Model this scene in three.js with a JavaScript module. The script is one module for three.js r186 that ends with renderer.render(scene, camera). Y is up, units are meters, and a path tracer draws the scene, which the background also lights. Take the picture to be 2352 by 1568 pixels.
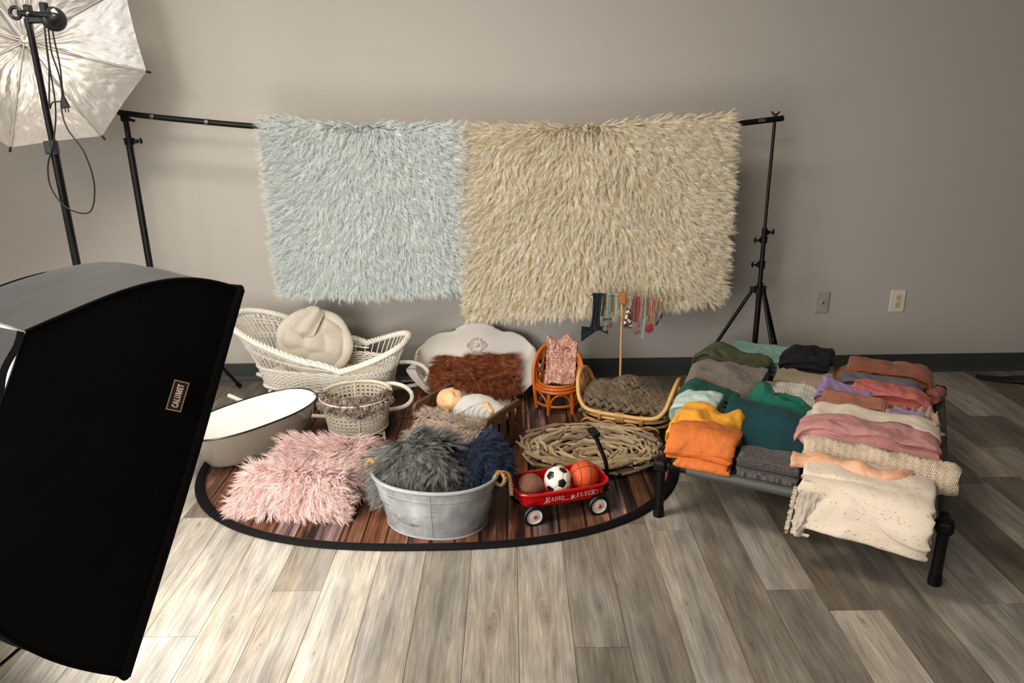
import * as THREE from 'three';
import { mergeGeometries, mergeVertices, toCreasedNormals } from 'three/addons/utils/BufferGeometryUtils.js';
import { RoundedBoxGeometry } from 'three/addons/geometries/RoundedBoxGeometry.js';
import { ImprovedNoise } from 'three/addons/math/ImprovedNoise.js';
import { MarchingCubes } from 'three/addons/objects/MarchingCubes.js';
import { RectAreaLightUniformsLib } from 'three/addons/lights/RectAreaLightUniformsLib.js';

// ---------------------------------------------------------------- camera, sky, big lights, exposure
const scene = new THREE.Scene();
const camera = new THREE.PerspectiveCamera(49.4608, 2352 / 1568, 0.05, 60);
camera.position.set(0, 1.437, 3.773);                       // x right, y up, z away from the back wall (the wall is z = 0)
camera.rotation.set(-0.31648, 0.00117, -0.01438, 'YXZ');
const renderer = new THREE.WebGLRenderer({ antialias: true });
renderer.toneMapping = THREE.LinearToneMapping;
renderer.toneMappingExposure = 1.12;
renderer.shadowMap.enabled = true;
RectAreaLightUniformsLib.init();
scene.background = new THREE.Color(0.99, 0.985, 0.98).multiplyScalar(4.2);   // bright overcast daylight, seen only through the window
const SOFTBOX_POWER = 9.5, UMBRELLA_POWER = 0.6, CEILING_POWER = 20;
const SOFTBOX_COLOR = [1.0, 0.965, 0.92], BULB_COLOR = [1.0, 0.93, 0.83], CEILING_COLOR = [1.0, 0.91, 0.79];

// ---------------------------------------------------------------- helpers
const V = (x, y, z) => new THREE.Vector3(x, y, z);
const rng = (a) => () => { a = (a + 0x6d2b79f5) | 0; let t = Math.imul(a ^ (a >>> 15), 1 | a); t = (t + Math.imul(t ^ (t >>> 7), 61 | t)) ^ t; return ((t ^ (t >>> 14)) >>> 0) / 4294967296; };
const PN = new ImprovedNoise();
const noise = (x, y, z = 0) => PN.noise(x + 31.7, y + 17.3, z + 5.1);
const fbm = (x, y, z = 0, o = 4) => { let s = 0, a = 0.5; for (let i = 0; i < o; i++) { s += a * noise(x, y, z); x *= 2.03; y *= 2.03; z *= 2.03; a *= 0.5; } return s; };
const { lerp, clamp, smoothstep } = THREE.MathUtils;
const PI = Math.PI;
const lin = (hex) => new THREE.Color(hex);
const mat = (color, roughness = 0.7, o = {}) => new THREE.MeshPhysicalMaterial({ color: Array.isArray(color) ? new THREE.Color(...color) : new THREE.Color(color), roughness, side: THREE.DoubleSide, ...o });
const used = {};
const numbered = (n) => { used[n] = (used[n] ?? -1) + 1; return used[n] ? n + '_' + String(used[n]).padStart(3, '0') : n; };
const part = (parent, name, geo, m) => { const o = new THREE.Mesh(geo, m); o.name = name; o.castShadow = o.receiveShadow = true; parent.add(o); return o; };
const parts = (parent, name, gs, m) => gs.map((g) => part(parent, name, g, m));
function thing(name, label, category, pos = [0, 0, 0], turn = 0, group) {
  const o = new THREE.Group(); o.name = numbered(name); o.position.set(...pos); o.rotation.y = turn; o.userData = { label, category };
  if (group) o.userData.group = group;
  scene.add(o); return o;
}
function single(name, label, category, geo, m, pos = [0, 0, 0], turn = 0, group) {
  const o = part(scene, numbered(name), geo, m); o.position.set(...pos); o.rotation.y = turn; o.userData = { label, category };
  if (group) o.userData.group = group; return o;
}
const struct = (name, geo, m) => { const o = geo ? part(scene, numbered(name), geo, m) : new THREE.Group(); if (!geo) { o.name = numbered(name); scene.add(o); } o.userData = { kind: 'structure' }; return o; };
const stuff = (o) => { o.userData = { ...o.userData, kind: 'stuff' }; return o; };
const clean = (g) => { const h = g.index ? g : mergeVertices(g); for (const k of Object.keys(h.attributes)) if (!['position', 'normal', 'uv'].includes(k)) h.deleteAttribute(k); if (!h.attributes.uv) h.setAttribute('uv', new THREE.BufferAttribute(new Float32Array(h.attributes.position.count * 2), 2)); return h; };
const merge = (gs) => mergeGeometries(gs.map(clean));
const at = (g, x, y, z, rx = 0, ry = 0, rz = 0) => { if (rx) g.rotateX(rx); if (ry) g.rotateY(ry); if (rz) g.rotateZ(rz); return g.translate(x, y, z); };
const box = (w, h, d, x = 0, y = 0, z = 0) => new THREE.BoxGeometry(w, h, d).translate(x, y, z);
const rbox = (w, h, d, r, x = 0, y = 0, z = 0, s = 3) => new RoundedBoxGeometry(w, h, d, s, Math.min(r, w / 2.01, h / 2.01, d / 2.01)).translate(x, y, z);
const cyl = (r1, r2, h, n = 20, x = 0, y = 0, z = 0) => new THREE.CylinderGeometry(r1, r2, h, n).translate(x, y, z);
const ball = (r, x = 0, y = 0, z = 0, n = 20) => new THREE.SphereGeometry(r, n, Math.ceil(n * 0.6)).translate(x, y, z);
const pts = (a) => a.map((q) => (q.isVector3 ? q : V(...q)));
// a tube along points; r may be a function of 0..1; ends are capped by shrinking rings
function tube(points, r, seg = 24, rad = 8, closed = false, tension) {
  const curve = points.getPoint ? points : new THREE.CatmullRomCurve3(pts(points), closed, tension === undefined ? 'centripetal' : 'catmullrom', tension ?? 0.5);
  const fr = curve.computeFrenetFrames(seg, closed), pos = [], nor = [], uv = [], idx = [];
  const ring = (p, i, rr, sq) => { for (let j = 0; j <= rad; j++) { const a = (j / rad) * 2 * PI, c = Math.cos(a), s = Math.sin(a), N = fr.normals[i], B = fr.binormals[i], nx = c * N.x + s * B.x, ny = c * N.y + s * B.y, nz = c * N.z + s * B.z; pos.push(p.x + nx * rr, p.y + ny * rr, p.z + nz * rr); nor.push(nx + sq * fr.tangents[i].x, ny + sq * fr.tangents[i].y, nz + sq * fr.tangents[i].z); uv.push(j / rad, i / seg); } };
  const R = typeof r === 'function' ? r : () => r, rows = [];
  const L = curve.getLength();
  if (!closed) { ring(curve.getPointAt(0).addScaledVector(fr.tangents[0], -R(0) * 0.25), 0, 1e-5, -5); ring(curve.getPointAt(0).addScaledVector(fr.tangents[0], -R(0) * 0.2), 0, R(0) * 0.75, -1); }
  for (let i = 0; i <= seg; i++) ring(curve.getPointAt(i / seg), i, R(i / seg), 0);
  if (!closed) { ring(curve.getPointAt(1).addScaledVector(fr.tangents[seg], R(1) * 0.2), seg, R(1) * 0.75, 1); ring(curve.getPointAt(1).addScaledVector(fr.tangents[seg], R(1) * 0.25), seg, 1e-5, 5); }
  const rowsN = pos.length / 3 / (rad + 1);
  for (let i = 0; i < rowsN - 1; i++) for (let j = 0; j < rad; j++) { const a = i * (rad + 1) + j, b = a + rad + 1; idx.push(a, a + 1, b, b, a + 1, b + 1); }
  const g = new THREE.BufferGeometry(); g.setAttribute('position', new THREE.Float32BufferAttribute(pos, 3)); g.setAttribute('normal', new THREE.Float32BufferAttribute(nor, 3)); g.setAttribute('uv', new THREE.Float32BufferAttribute(uv, 2)); g.setIndex(idx); return g;
}
const rod = (a, b, r, rad = 8) => tube(new THREE.LineCurve3(V(...a), V(...b)), r, 1, rad);
// parametric sheet: fn(u, v) -> [x, y, z]
function sheet(fn, nu, nv, o = {}) {
  const pos = [], uv = [], idx = [];
  for (let j = 0; j <= nv; j++) for (let i = 0; i <= nu; i++) { const p = fn(i / nu, j / nv); pos.push(p[0], p[1], p[2]); uv.push((i / nu) * (o.us ?? 1), (j / nv) * (o.vs ?? 1)); }
  for (let j = 0; j < nv; j++) for (let i = 0; i < nu; i++) { const a = j * (nu + 1) + i, b = a + nu + 1; idx.push(a, a + 1, b, b, a + 1, b + 1); }
  const g = new THREE.BufferGeometry(); g.setAttribute('position', new THREE.Float32BufferAttribute(pos, 3)); g.setAttribute('uv', new THREE.Float32BufferAttribute(uv, 2)); g.setIndex(idx);
  if (o.weld) { const w = weldNormals(g); return w; }
  g.computeVertexNormals(); return g;
}
function weldNormals(g) {   // smooth normals across coincident vertices, uv kept
  g.computeVertexNormals(); const p = g.attributes.position, n = g.attributes.normal, m = new Map();
  const key = (i) => Math.round(p.getX(i) * 2e4) + ',' + Math.round(p.getY(i) * 2e4) + ',' + Math.round(p.getZ(i) * 2e4);
  for (let i = 0; i < p.count; i++) { const k = key(i), s = m.get(k) ?? [0, 0, 0]; s[0] += n.getX(i); s[1] += n.getY(i); s[2] += n.getZ(i); m.set(k, s); }
  for (let i = 0; i < p.count; i++) { const s = m.get(key(i)), l = Math.hypot(...s) || 1; n.setXYZ(i, s[0] / l, s[1] / l, s[2] / l); }
  return g;
}
// outline (list of [x, y]) extruded along z with a small bevel, centred on z
function slab(outline, depth, bevel = 0.003, holes = [], curveSegments = 8) {
  const s = outline.getPoints ? outline : new THREE.Shape(outline.map((q) => new THREE.Vector2(...q)));
  for (const h of holes) s.holes.push(h.getPoints ? h : new THREE.Path(h.map((q) => new THREE.Vector2(...q))));
  const g = new THREE.ExtrudeGeometry(s, { depth: Math.max(1e-4, depth - 2 * bevel), bevelEnabled: bevel > 0, bevelThickness: bevel, bevelSize: bevel, bevelOffset: -bevel, bevelSegments: 2, steps: 1, curveSegments });
  return g.translate(0, 0, -(depth - 2 * bevel) / 2);
}
const lathe = (profile, n = 48) => new THREE.LatheGeometry(profile.map((q) => new THREE.Vector2(...q)), n);
function bend(g, fn) { const p = g.attributes.position; for (let i = 0; i < p.count; i++) { const q = fn(p.getX(i), p.getY(i), p.getZ(i)); p.setXYZ(i, q[0], q[1], q[2]); } g.computeVertexNormals(); return weldNormals(g); }
const yawTo = (a, b) => Math.atan2(b[0] - a[0], b[2] - a[2]);

// textures
function texture(w, h, fn, srgb = true) {   // fn(x, y) -> [r, g, b] 0..255
  const d = new Uint8Array(w * h * 4);
  for (let y = 0; y < h; y++) for (let x = 0; x < w; x++) { const c = fn(x, y), i = (y * w + x) * 4; d[i] = clamp(c[0], 0, 255); d[i + 1] = clamp(c[1], 0, 255); d[i + 2] = clamp(c[2], 0, 255); d[i + 3] = 255; }
  const t = new THREE.DataTexture(d, w, h); t.magFilter = t.minFilter = THREE.LinearFilter; t.wrapS = t.wrapT = THREE.RepeatWrapping; if (srgb) t.colorSpace = THREE.SRGBColorSpace; t.needsUpdate = true; return t;
}
function canvasTexture(w, h, draw) { const c = document.createElement('canvas'); c.width = w; c.height = h; draw(c.getContext('2d'), w, h); const t = new THREE.CanvasTexture(c); t.colorSpace = THREE.SRGBColorSpace; return t; }
const again = (t, x, y) => { const c = t.clone(); c.repeat.set(x, y); c.needsUpdate = true; return c; };
// small tiling value noise used for cloth relief
const grain = texture(256, 256, (() => { const r = rng(5); const a = Array.from({ length: 65536 }, () => r()); return (x, y) => { let s = 0; for (let j = -1; j <= 1; j++) for (let i = -1; i <= 1; i++) s += a[((y + j) & 255) * 256 + ((x + i) & 255)]; const v = 255 * (0.35 * a[y * 256 + x] + 0.65 * (s / 9)); return [v, v, v]; }; })(), false);
// soft creases plus a fine weave, one tile about 0.3 m
const creaseTex = texture(512, 512, (x, y) => { const T = (k, s) => { const u = x / 512, v = y / 512, n = (a, b) => 1 - Math.abs(noise(a * k, b * k * 0.8, s)) * 2.2, w = (q) => q; return n(u, v) * (1 - u) * (1 - v) + n(u - 1, v) * u * (1 - v) + n(u, v - 1) * (1 - u) * v + n(u - 1, v - 1) * u * v; }; const c = 0.5 + 0.28 * T(5, 3) + 0.17 * T(11, 8) + 0.03 * Math.sin(x * 1.6) * Math.sin(y * 1.6), q = 255 * clamp(c, 0, 1); return [q, q, q]; }, false);
const weaveTex = texture(128, 128, (x, y) => { const a = Math.sin((x / 8) * PI) ** 2, b = Math.sin((y / 8) * PI) ** 2, c = ((x >> 3) + (y >> 3)) & 1; const v = 255 * (c ? a * 0.8 + 0.2 * b : b * 0.8 + 0.2 * a); return [v, v, v]; }, false);

// fur: one InstancedMesh of locks. Each lock is a bundle of thin wavy tapering strands along +y, lying over a surface whose normal is +z
function lockGeometry(seed, { strands = 5, wave = 0.06, freq = 2.2, spread = 0.35, rad = 0.06, arc = 0.25, seg = 7, taper = 0.9, sides = 3 } = {}) {
  const r = rng(seed), gs = [], ph0 = r() * 6.28;
  for (let k = 0; k < strands; k++) {
    const ox = (r() - 0.5) * spread, oz = (r() - 0.5) * spread * 0.6, ph = ph0 + (r() - 0.5) * 1.5, ln = 0.75 + 0.25 * r(), tx = (r() - 0.5) * spread * 0.7, fx = freq * (0.85 + 0.3 * r()), w = wave * (0.7 + 0.6 * r());
    const pos = [], idx = [];
    for (let i = 0; i <= seg; i++) {
      const t = i / seg, conv = 1 - 0.7 * t, x = ox * conv + tx * t * t + w * Math.sin(fx * t * 6.28 + ph) * (0.25 + t), z = oz * conv + arc * Math.sin(t * PI * 0.8) + 0.6 * w * Math.cos(fx * t * 6.28 + ph * 1.3) * t, rr = rad * (1 - taper * t ** 1.5);
      for (let j = 0; j < sides; j++) { const a = (j / sides) * 2 * PI + k; pos.push(x + Math.cos(a) * rr, ln * t, z + Math.sin(a) * rr); }
      if (i < seg) for (let j = 0; j < sides; j++) { const a = i * sides + j, b = i * sides + ((j + 1) % sides); idx.push(a, b, a + sides, a + sides, b, b + sides); }
    }
    const g = new THREE.BufferGeometry(); g.setAttribute('position', new THREE.Float32BufferAttribute(pos, 3)); g.setIndex(idx); g.computeVertexNormals(); gs.push(g);
  }
  return mergeGeometries(gs.map(clean));
}
// surf(rnd) -> { p, n, d, len?, tone? }   p point, n normal, d combing direction
function fur(parent, name, { count, seed = 1, surf, len = [0.05, 0.09], width = 0.012, lift = 0.25, colors, jitter = 0.1, lock = {}, variants = 3, rough = 0.85, turn = 0.35, sheen = 0.3, glow = 0 }) {
  const r = rng(seed), m = new THREE.Matrix4(), X = V(), Y = V(), Z = V(), c = new THREE.Color(), cs = colors.map((h) => new THREE.Color(h));
  const fm = mat('#ffffff', rough, { sheen, sheenRoughness: 0.5, sheenColor: cs[0].clone(), transmission: glow, thickness: 0 });
  for (let v = 0; v < variants; v++) {
    const n = Math.floor(count / variants), im = new THREE.InstancedMesh(lockGeometry(seed * 17 + v * 101, lock), fm, n);
    for (let i = 0; i < n; i++) {
      const s = surf(r), N = s.n, L = lerp(len[0], len[1], r()) * (s.len ?? 1), lf = lift * (0.4 + 1.2 * r()) * (s.lift ?? 1);
      Y.copy(s.d).addScaledVector(N, -s.d.dot(N)); if (Y.lengthSq() < 1e-6) Y.set(N.y, N.z, N.x).cross(N); Y.normalize();
      X.crossVectors(Y, N); Y.addScaledVector(X, (r() - 0.5) * 2 * turn).normalize(); Y.multiplyScalar(Math.cos(lf)).addScaledVector(N, Math.sin(lf)).normalize();
      X.crossVectors(Y, N).normalize(); Z.crossVectors(X, Y);
      const w = width * (0.7 + 0.6 * r()), fl = r() < 0.5 ? -1 : 1;
      m.makeBasis(X.clone().multiplyScalar(w * fl), Y.clone().multiplyScalar(L), Z.clone().multiplyScalar(w * fl * 1)); m.setPosition(s.p); if (fl < 0) m.makeBasis(X.clone().multiplyScalar(w), Y.clone().multiplyScalar(L), Z.clone().multiplyScalar(w)).setPosition(s.p);
      im.setMatrixAt(i, m);
      c.copy(cs[Math.floor(r() * cs.length)]); if (s.tone) c.lerp(new THREE.Color(s.tone), 0.7); c.multiplyScalar(1 + (r() - 0.5) * 2 * jitter); im.setColorAt(i, c);
    }
    im.name = name; im.castShadow = im.receiveShadow = true; stuff(im); parent.add(im);
  }
}
const UP = V(0, 1, 0);
const finite = (fn, e = 0.004) => (u, v) => { const a = V(...fn(u, v)), b = V(...fn(u + e, v)), c = V(...fn(u, v + e)); return { p: a, n: V().crossVectors(b.clone().sub(a), c.clone().sub(a)).normalize(), du: b.sub(a).normalize(), dv: c.sub(a).normalize() }; };

// ---------------------------------------------------------------- the room
const wallMat = mat([0.515, 0.485, 0.44], 0.85, { bumpMap: again(grain, 40, 24), bumpScale: 0.0006 });
const trimMat = mat([0.045, 0.05, 0.047], 0.5), ceilMat = mat([0.55, 0.53, 0.49], 0.9), whitePaint = mat('#e9e6df', 0.5);
const XL = -3.3, XR = 7.0, ZF = 6.2, HC = 2.75, T = 0.14;
struct('wall_back', box(XR - XL + 2 * T, HC, T, (XL + XR) / 2, HC / 2, -T / 2), wallMat);
struct('wall_right', box(T, HC, ZF, XR + T / 2, HC / 2, ZF / 2), wallMat);
const FX0 = -3.1, FX1 = -0.4;                            // a second window in the wall behind the camera
struct('wall_front', merge([box(FX0 - XL + T, HC, T, (FX0 + XL - T) / 2, HC / 2, ZF + T / 2), box(XR + T - FX1, HC, T, (XR + T + FX1) / 2, HC / 2, ZF + T / 2), box(FX1 - FX0, 0.85, T, (FX0 + FX1) / 2, 0.425, ZF + T / 2), box(FX1 - FX0, HC - 2.45, T, (FX0 + FX1) / 2, (HC + 2.45) / 2, ZF + T / 2)]), wallMat);
struct('ceiling', box(XR - XL + 2 * T, T, ZF + 2 * T, (XL + XR) / 2, HC + T / 2, ZF / 2), ceilMat);
const WZ0 = 2.9, WZ1 = 4.9, WY0 = 0.85, WY1 = 2.45;     // the daylight window in the left wall
struct('wall_left', merge([box(T, WY0, ZF, XL - T / 2, WY0 / 2, ZF / 2), box(T, HC - WY1, ZF, XL - T / 2, (HC + WY1) / 2, ZF / 2), box(T, WY1 - WY0, WZ0, XL - T / 2, (WY0 + WY1) / 2, WZ0 / 2), box(T, WY1 - WY0, ZF - WZ1, XL - T / 2, (WY0 + WY1) / 2, (ZF + WZ1) / 2)]), wallMat);
{
  const w = struct('window_1'), zc = (WZ0 + WZ1) / 2, yc = (WY0 + WY1) / 2, x = XL - T / 2;
  parts(w, 'window_frame', [rbox(0.07, 0.05, WZ1 - WZ0, 0.006, x, WY0 + 0.025, zc), rbox(0.07, 0.05, WZ1 - WZ0, 0.006, x, WY1 - 0.025, zc), ...[WZ0 + 0.025, zc, WZ1 - 0.025].map((z) => rbox(0.07, WY1 - WY0 - 0.1, 0.05, 0.006, x, yc, z))], whitePaint);
  part(w, 'window_sill', rbox(0.2, 0.03, WZ1 - WZ0 + 0.1, 0.006, XL - 0.04, WY0 - 0.015, zc), whitePaint);
  const glass = mat('#ffffff', 0.02, { transmission: 1, thickness: 0, ior: 1.45 });
  for (const s of [-1, 1]) part(w, 'pane', box(0.006, WY1 - WY0 - 0.1, (WZ1 - WZ0) / 2 - 0.075, x, yc, zc + s * (WZ1 - WZ0 + 0.0) / 4), glass);
}
{
  const w = struct('window_2'), xc = (FX0 + FX1) / 2, yc = (WY0 + WY1) / 2, z = ZF + T / 2;
  parts(w, 'window_frame', [rbox(FX1 - FX0, 0.05, 0.07, 0.006, xc, WY0 + 0.025, z), rbox(FX1 - FX0, 0.05, 0.07, 0.006, xc, WY1 - 0.025, z), ...[FX0 + 0.025, xc, FX1 - 0.025].map((x) => rbox(0.05, WY1 - WY0 - 0.1, 0.07, 0.006, x, yc, z))], whitePaint);
  part(w, 'window_sill', rbox(FX1 - FX0 + 0.1, 0.03, 0.2, 0.006, xc, WY0 - 0.015, ZF + 0.04), whitePaint);
  parts(w, 'pane', [-1, 1].map((s) => box((FX1 - FX0) / 2 - 0.075, WY1 - WY0 - 0.1, 0.006, xc + s * (FX1 - FX0) / 4, yc, z)), mat('#ffffff', 0.02, { transmission: 1, thickness: 0, ior: 1.45 }));
}
// vinyl cove base along the wall: flat face with a small toe
const cove = (L) => slab([[0, 0], [0.017, 0], [0.017, 0.004], [0.008, 0.012], [0.005, 0.024], [0.005, 0.096], [0.003, 0.099], [0, 0.099]], L, 0);
struct('baseboard_back', at(cove(XR - XL), (XL + XR) / 2, 0, 0, 0, -PI / 2, 0), trimMat);
struct('baseboard_left', at(cove(ZF), XL, 0, ZF / 2), trimMat);
struct('baseboard_right', at(cove(ZF), XR, 0, ZF / 2, 0, PI, 0), trimMat);
// ceiling lamps (outside the picture): warm flat troffers
for (const [x, z, where] of [[-0.95, 1.95, 'nearer the back wall'], [-1.6, 4.3, 'nearer the camera']]) {
  const c = thing('ceiling_light', 'long flat ceiling light panel, the one ' + where, 'ceiling light', [x, HC, z]);
  parts(c, 'frame', [rbox(1.24, 0.03, 0.03, 0.004, 0, -0.015, 0.305), rbox(1.24, 0.03, 0.03, 0.004, 0, -0.015, -0.305), rbox(0.03, 0.03, 0.58, 0.004, 0.605, -0.015, 0), rbox(0.03, 0.03, 0.58, 0.004, -0.605, -0.015, 0)], whitePaint);
  part(c, 'diffuser', box(1.18, 0.008, 0.58, 0, -0.012, 0), mat('#ffffff', 0.6, { emissive: new THREE.Color(...CEILING_COLOR), emissiveIntensity: 1.5 }));
  const l = new THREE.RectAreaLight(new THREE.Color(...CEILING_COLOR), CEILING_POWER, 1.16, 0.56); l.position.set(0, -0.02, 0); l.rotation.x = -PI / 2; l.name = 'ceiling_lamp'; c.add(l);
}

// floor: long vinyl planks, each a piece of its own
function plankTexture(seed) {
  const W = 256, H = 2048, r = rng(seed), knots = Array.from({ length: 5 }, () => [r(), r(), 0.02 + 0.025 * r()]);
  return texture(W, H, (px, py) => {
    let u = px / W, v = (py / H) * 8;                           // 0.152 m x 1.22 m
    let du = 0, ring = 0;
    for (const [kx, ky, kr] of knots) { const ex = u - kx, ey = (v - ky * 8) * 0.35, d2 = ex * ex + ey * ey, d = Math.sqrt(d2); du += ex * 0.9 * Math.exp(-d2 / (kr * kr * 14)); ring += Math.exp(-d2 / (kr * kr * 3)) * (0.5 + 0.5 * Math.sin(d * 150 + noise(u * 6, v * 2, seed) * 4)) * 1.0 + Math.exp(-d2 / (kr * kr * 0.25)) * 1.3; }
    const w = u - du + 0.06 * noise(u * 2, v * 0.45, seed + 3);
    const broad = fbm(w * 2.2, v * 0.22, seed * 7.1, 4), smudge = fbm(w * 5, v * 0.9, seed * 3.3 + 9, 4), fine = noise(w * 46, v * 0.9, seed), fine2 = noise(w * 110, v * 3.0, seed + 4), warm = noise(w * 1.6, v * 0.3, seed + 21);
    const cath = Math.sin((w * 9 + 1.4 * noise(w * 1.5, v * 0.18, seed + 40)) * 6.28);
    let t = 0.66 + 0.24 * broad + 0.3 * smudge + 0.13 * fine + 0.12 * fine2 + 0.03 * cath - 0.13 * clamp(ring, 0, 1.3);
    t = clamp(t, 0.12, 1);
    const wv = clamp(0.5 + 0.9 * warm, 0, 1), L = 60 + 175 * t;
    return [L * lerp(1.0, 1.03, wv), L * lerp(0.985, 0.98, wv), L * lerp(0.955, 0.905, wv)];
  });
}
const plankTex = [11, 23, 37].map(plankTexture);
const floorGroup = struct('floor');
part(floorGroup, 'subfloor', box(XR - XL + 2 * T, 0.1, ZF + 2 * T, (XL + XR) / 2, -0.0545, ZF / 2), mat([0.05, 0.045, 0.04], 0.9));
{
  const W = 0.152, X0 = -1.2114, LEN = 1.22, r = rng(77);
  const tones = [[0.56, 0.535, 0.5], [0.65, 0.625, 0.59], [0.43, 0.405, 0.37], [0.33, 0.3, 0.255], [0.8, 0.765, 0.71]];
  const mats = plankTex.map((t) => tones.map((c) => mat(c, 0.42, { map: t, bumpMap: t, bumpScale: 0.0005, specularIntensity: 0.6 })));
  // measured end joints: column -> [z of the joint, tone nearer, tone farther]
  const known = { 0: [1.399, 1, 3], 1: [2.032, 1, 1], 2: [2.6, 0, 1], 3: [1.833, 0, 2], 4: [2.5, 4, 4], 5: [2.7, 0, 0], 6: [2.45, 0, 2], 7: [2.6, 0, 0], 8: [2.55, 1, 1], 9: [2.098, 3, 2], 10: [2.7, 2, 2], 11: [1.524, 1, 1], 12: [2.4, 2, 2], 13: [1.859, 2, 1], 14: [1.958, 4, 3], 15: [2.6, 2, 2], 16: [2.5, 1, 1], 17: [1.937, 0, 1], 19: [1.232, 1, 2], 21: [0.923, 1, 2], 22: [0.6, 3, 4] };
  const cols = Math.ceil((XR - X0) / W), c0 = Math.floor((XL - X0) / W);
  const far = [], seen = (x, z) => { const q = V(x, 0, z).project(camera); return z < 2.7 && Math.abs(q.x) < 1.06 && Math.abs(q.y) < 1.08; };
  camera.updateMatrixWorld(true); camera.updateProjectionMatrix();
  for (let k = c0; k <= cols; k++) {
    const kj = known[k], z0 = kj ? kj[0] : r() * LEN, first = z0 - Math.ceil(z0 / LEN) * LEN;
    for (let z = first; z < ZF; z += LEN) {
      const za = Math.max(z, 0), zb = Math.min(z + LEN, ZF); if (zb - za < 0.02) continue;
      let tone = Math.floor(r() * 5), tx = Math.floor(r() * 3);
      if (tone === 4 && r() < 0.5) tone = 1; const mid = (za + zb) / 2;
      if (kj && kj[1] !== undefined && Math.abs(z - kj[0]) < 0.01) tone = kj[1];
      if (kj && kj[2] !== undefined && Math.abs(z + LEN - kj[0]) < 0.01) tone = kj[2];
      const g = new THREE.BoxGeometry(W - 0.0014, 0.005, zb - za - 0.0014), vf = r() < 0.5, p = g.attributes.position, uv = g.attributes.uv, fl = r() < 0.5;
      for (let i = 0; i < p.count; i++) uv.setXY(i, clamp((fl ? -1 : 1) * p.getX(i) / W + 0.5, 0.01, 0.99), (p.getZ(i) + (za + zb) / 2 - z) / LEN * (vf ? -0.985 : 0.985) + (vf ? 0.992 : 0.008));
      g.translate(X0 + (k + 0.5) * W, -0.0025 + (r() - 0.5) * 0.0002, (za + zb) / 2);
      const vis = [0, 0.25, 0.5, 0.75, 1].some((t) => seen(X0 + k * W, lerp(za, zb, t)) || seen(X0 + (k + 1) * W, lerp(za, zb, t)));
      if (vis) part(floorGroup, 'plank', g, mats[tx][tone]); else far.push(g);
    }
  }
  stuff(part(floorGroup, 'planks_out_of_view', merge(far), mats[0][0]));
}
// wall plates
{
  const plate = (w, h) => { const s = slab([[-w / 2, -h / 2], [w / 2, -h / 2], [w / 2, h / 2], [-w / 2, h / 2]], 0.007, 0.0025); return s; };
  const o = thing('power_outlet', 'white wall plate with two cream power sockets, right of the plain plate', 'outlet', [2.028, 0.3976, 0]);
  part(o, 'plate', plate(0.077, 0.118).translate(0, 0, 0.0035), mat('#e6ddcd', 0.4));
  for (const s of [-1, 1]) {
    const sh = new THREE.Shape(); sh.absellipse(0, 0, 0.0172, 0.0172, PI * 0.22, PI * 0.78); sh.absellipse(0, 0, 0.0172, 0.0172, PI * 1.22, PI * 1.78);
    const f = part(o, 'socket', slab(sh, 0.004, 0.001).translate(0, s * 0.0195, 0.0082), mat('#d8c69a', 0.4));
    parts(f, 'slot', [box(0.0022, 0.008, 0.001, -0.006, s * 0.0195 + 0.004, 0.0102), box(0.0022, 0.0065, 0.001, 0.006, s * 0.0195 + 0.004, 0.0102), cyl(0.0027, 0.0027, 0.001, 10).rotateX(PI / 2).translate(0, s * 0.0195 - 0.0075, 0.0102)], mat('#2a2015', 0.8));
  }
  part(o, 'screw', at(cyl(0.003, 0.003, 0.002, 12), 0, 0, 0.0078, PI / 2), mat('#cfc7b6', 0.3));
  const p = thing('wall_plate', 'beige painted wall plate with one small round jack, left of the sockets', 'wall plate', [1.6325, 0.3957, 0]);
  const pm = mat([0.43, 0.385, 0.33], 0.6);
  part(p, 'plate', plate(0.07, 0.117).translate(0, 0, 0.0035), pm); part(p, 'plate_face', rbox(0.058, 0.104, 0.003, 0.001, 0, 0, 0.0075), pm);
  part(p, 'jack', at(lathe([[0.0001, 0.004], [0.006, 0.004], [0.006, 0.003], [0.014, 0.003], [0.0155, 0]], 24), 0, 0, 0.009, PI / 2), pm);
  part(p, 'jack_hole', slab([[-0.004, 0.004], [-0.0035, -0.001], [-0.001, -0.005], [0.001, -0.005], [0.0045, 0.0045]], 0.001, 0).translate(0, 0, 0.0134), mat('#0a0805', 0.9));
  part(p, 'screw', at(cyl(0.003, 0.003, 0.002, 12), 0, -0.043, 0.0095, PI / 2), pm);
}

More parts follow.
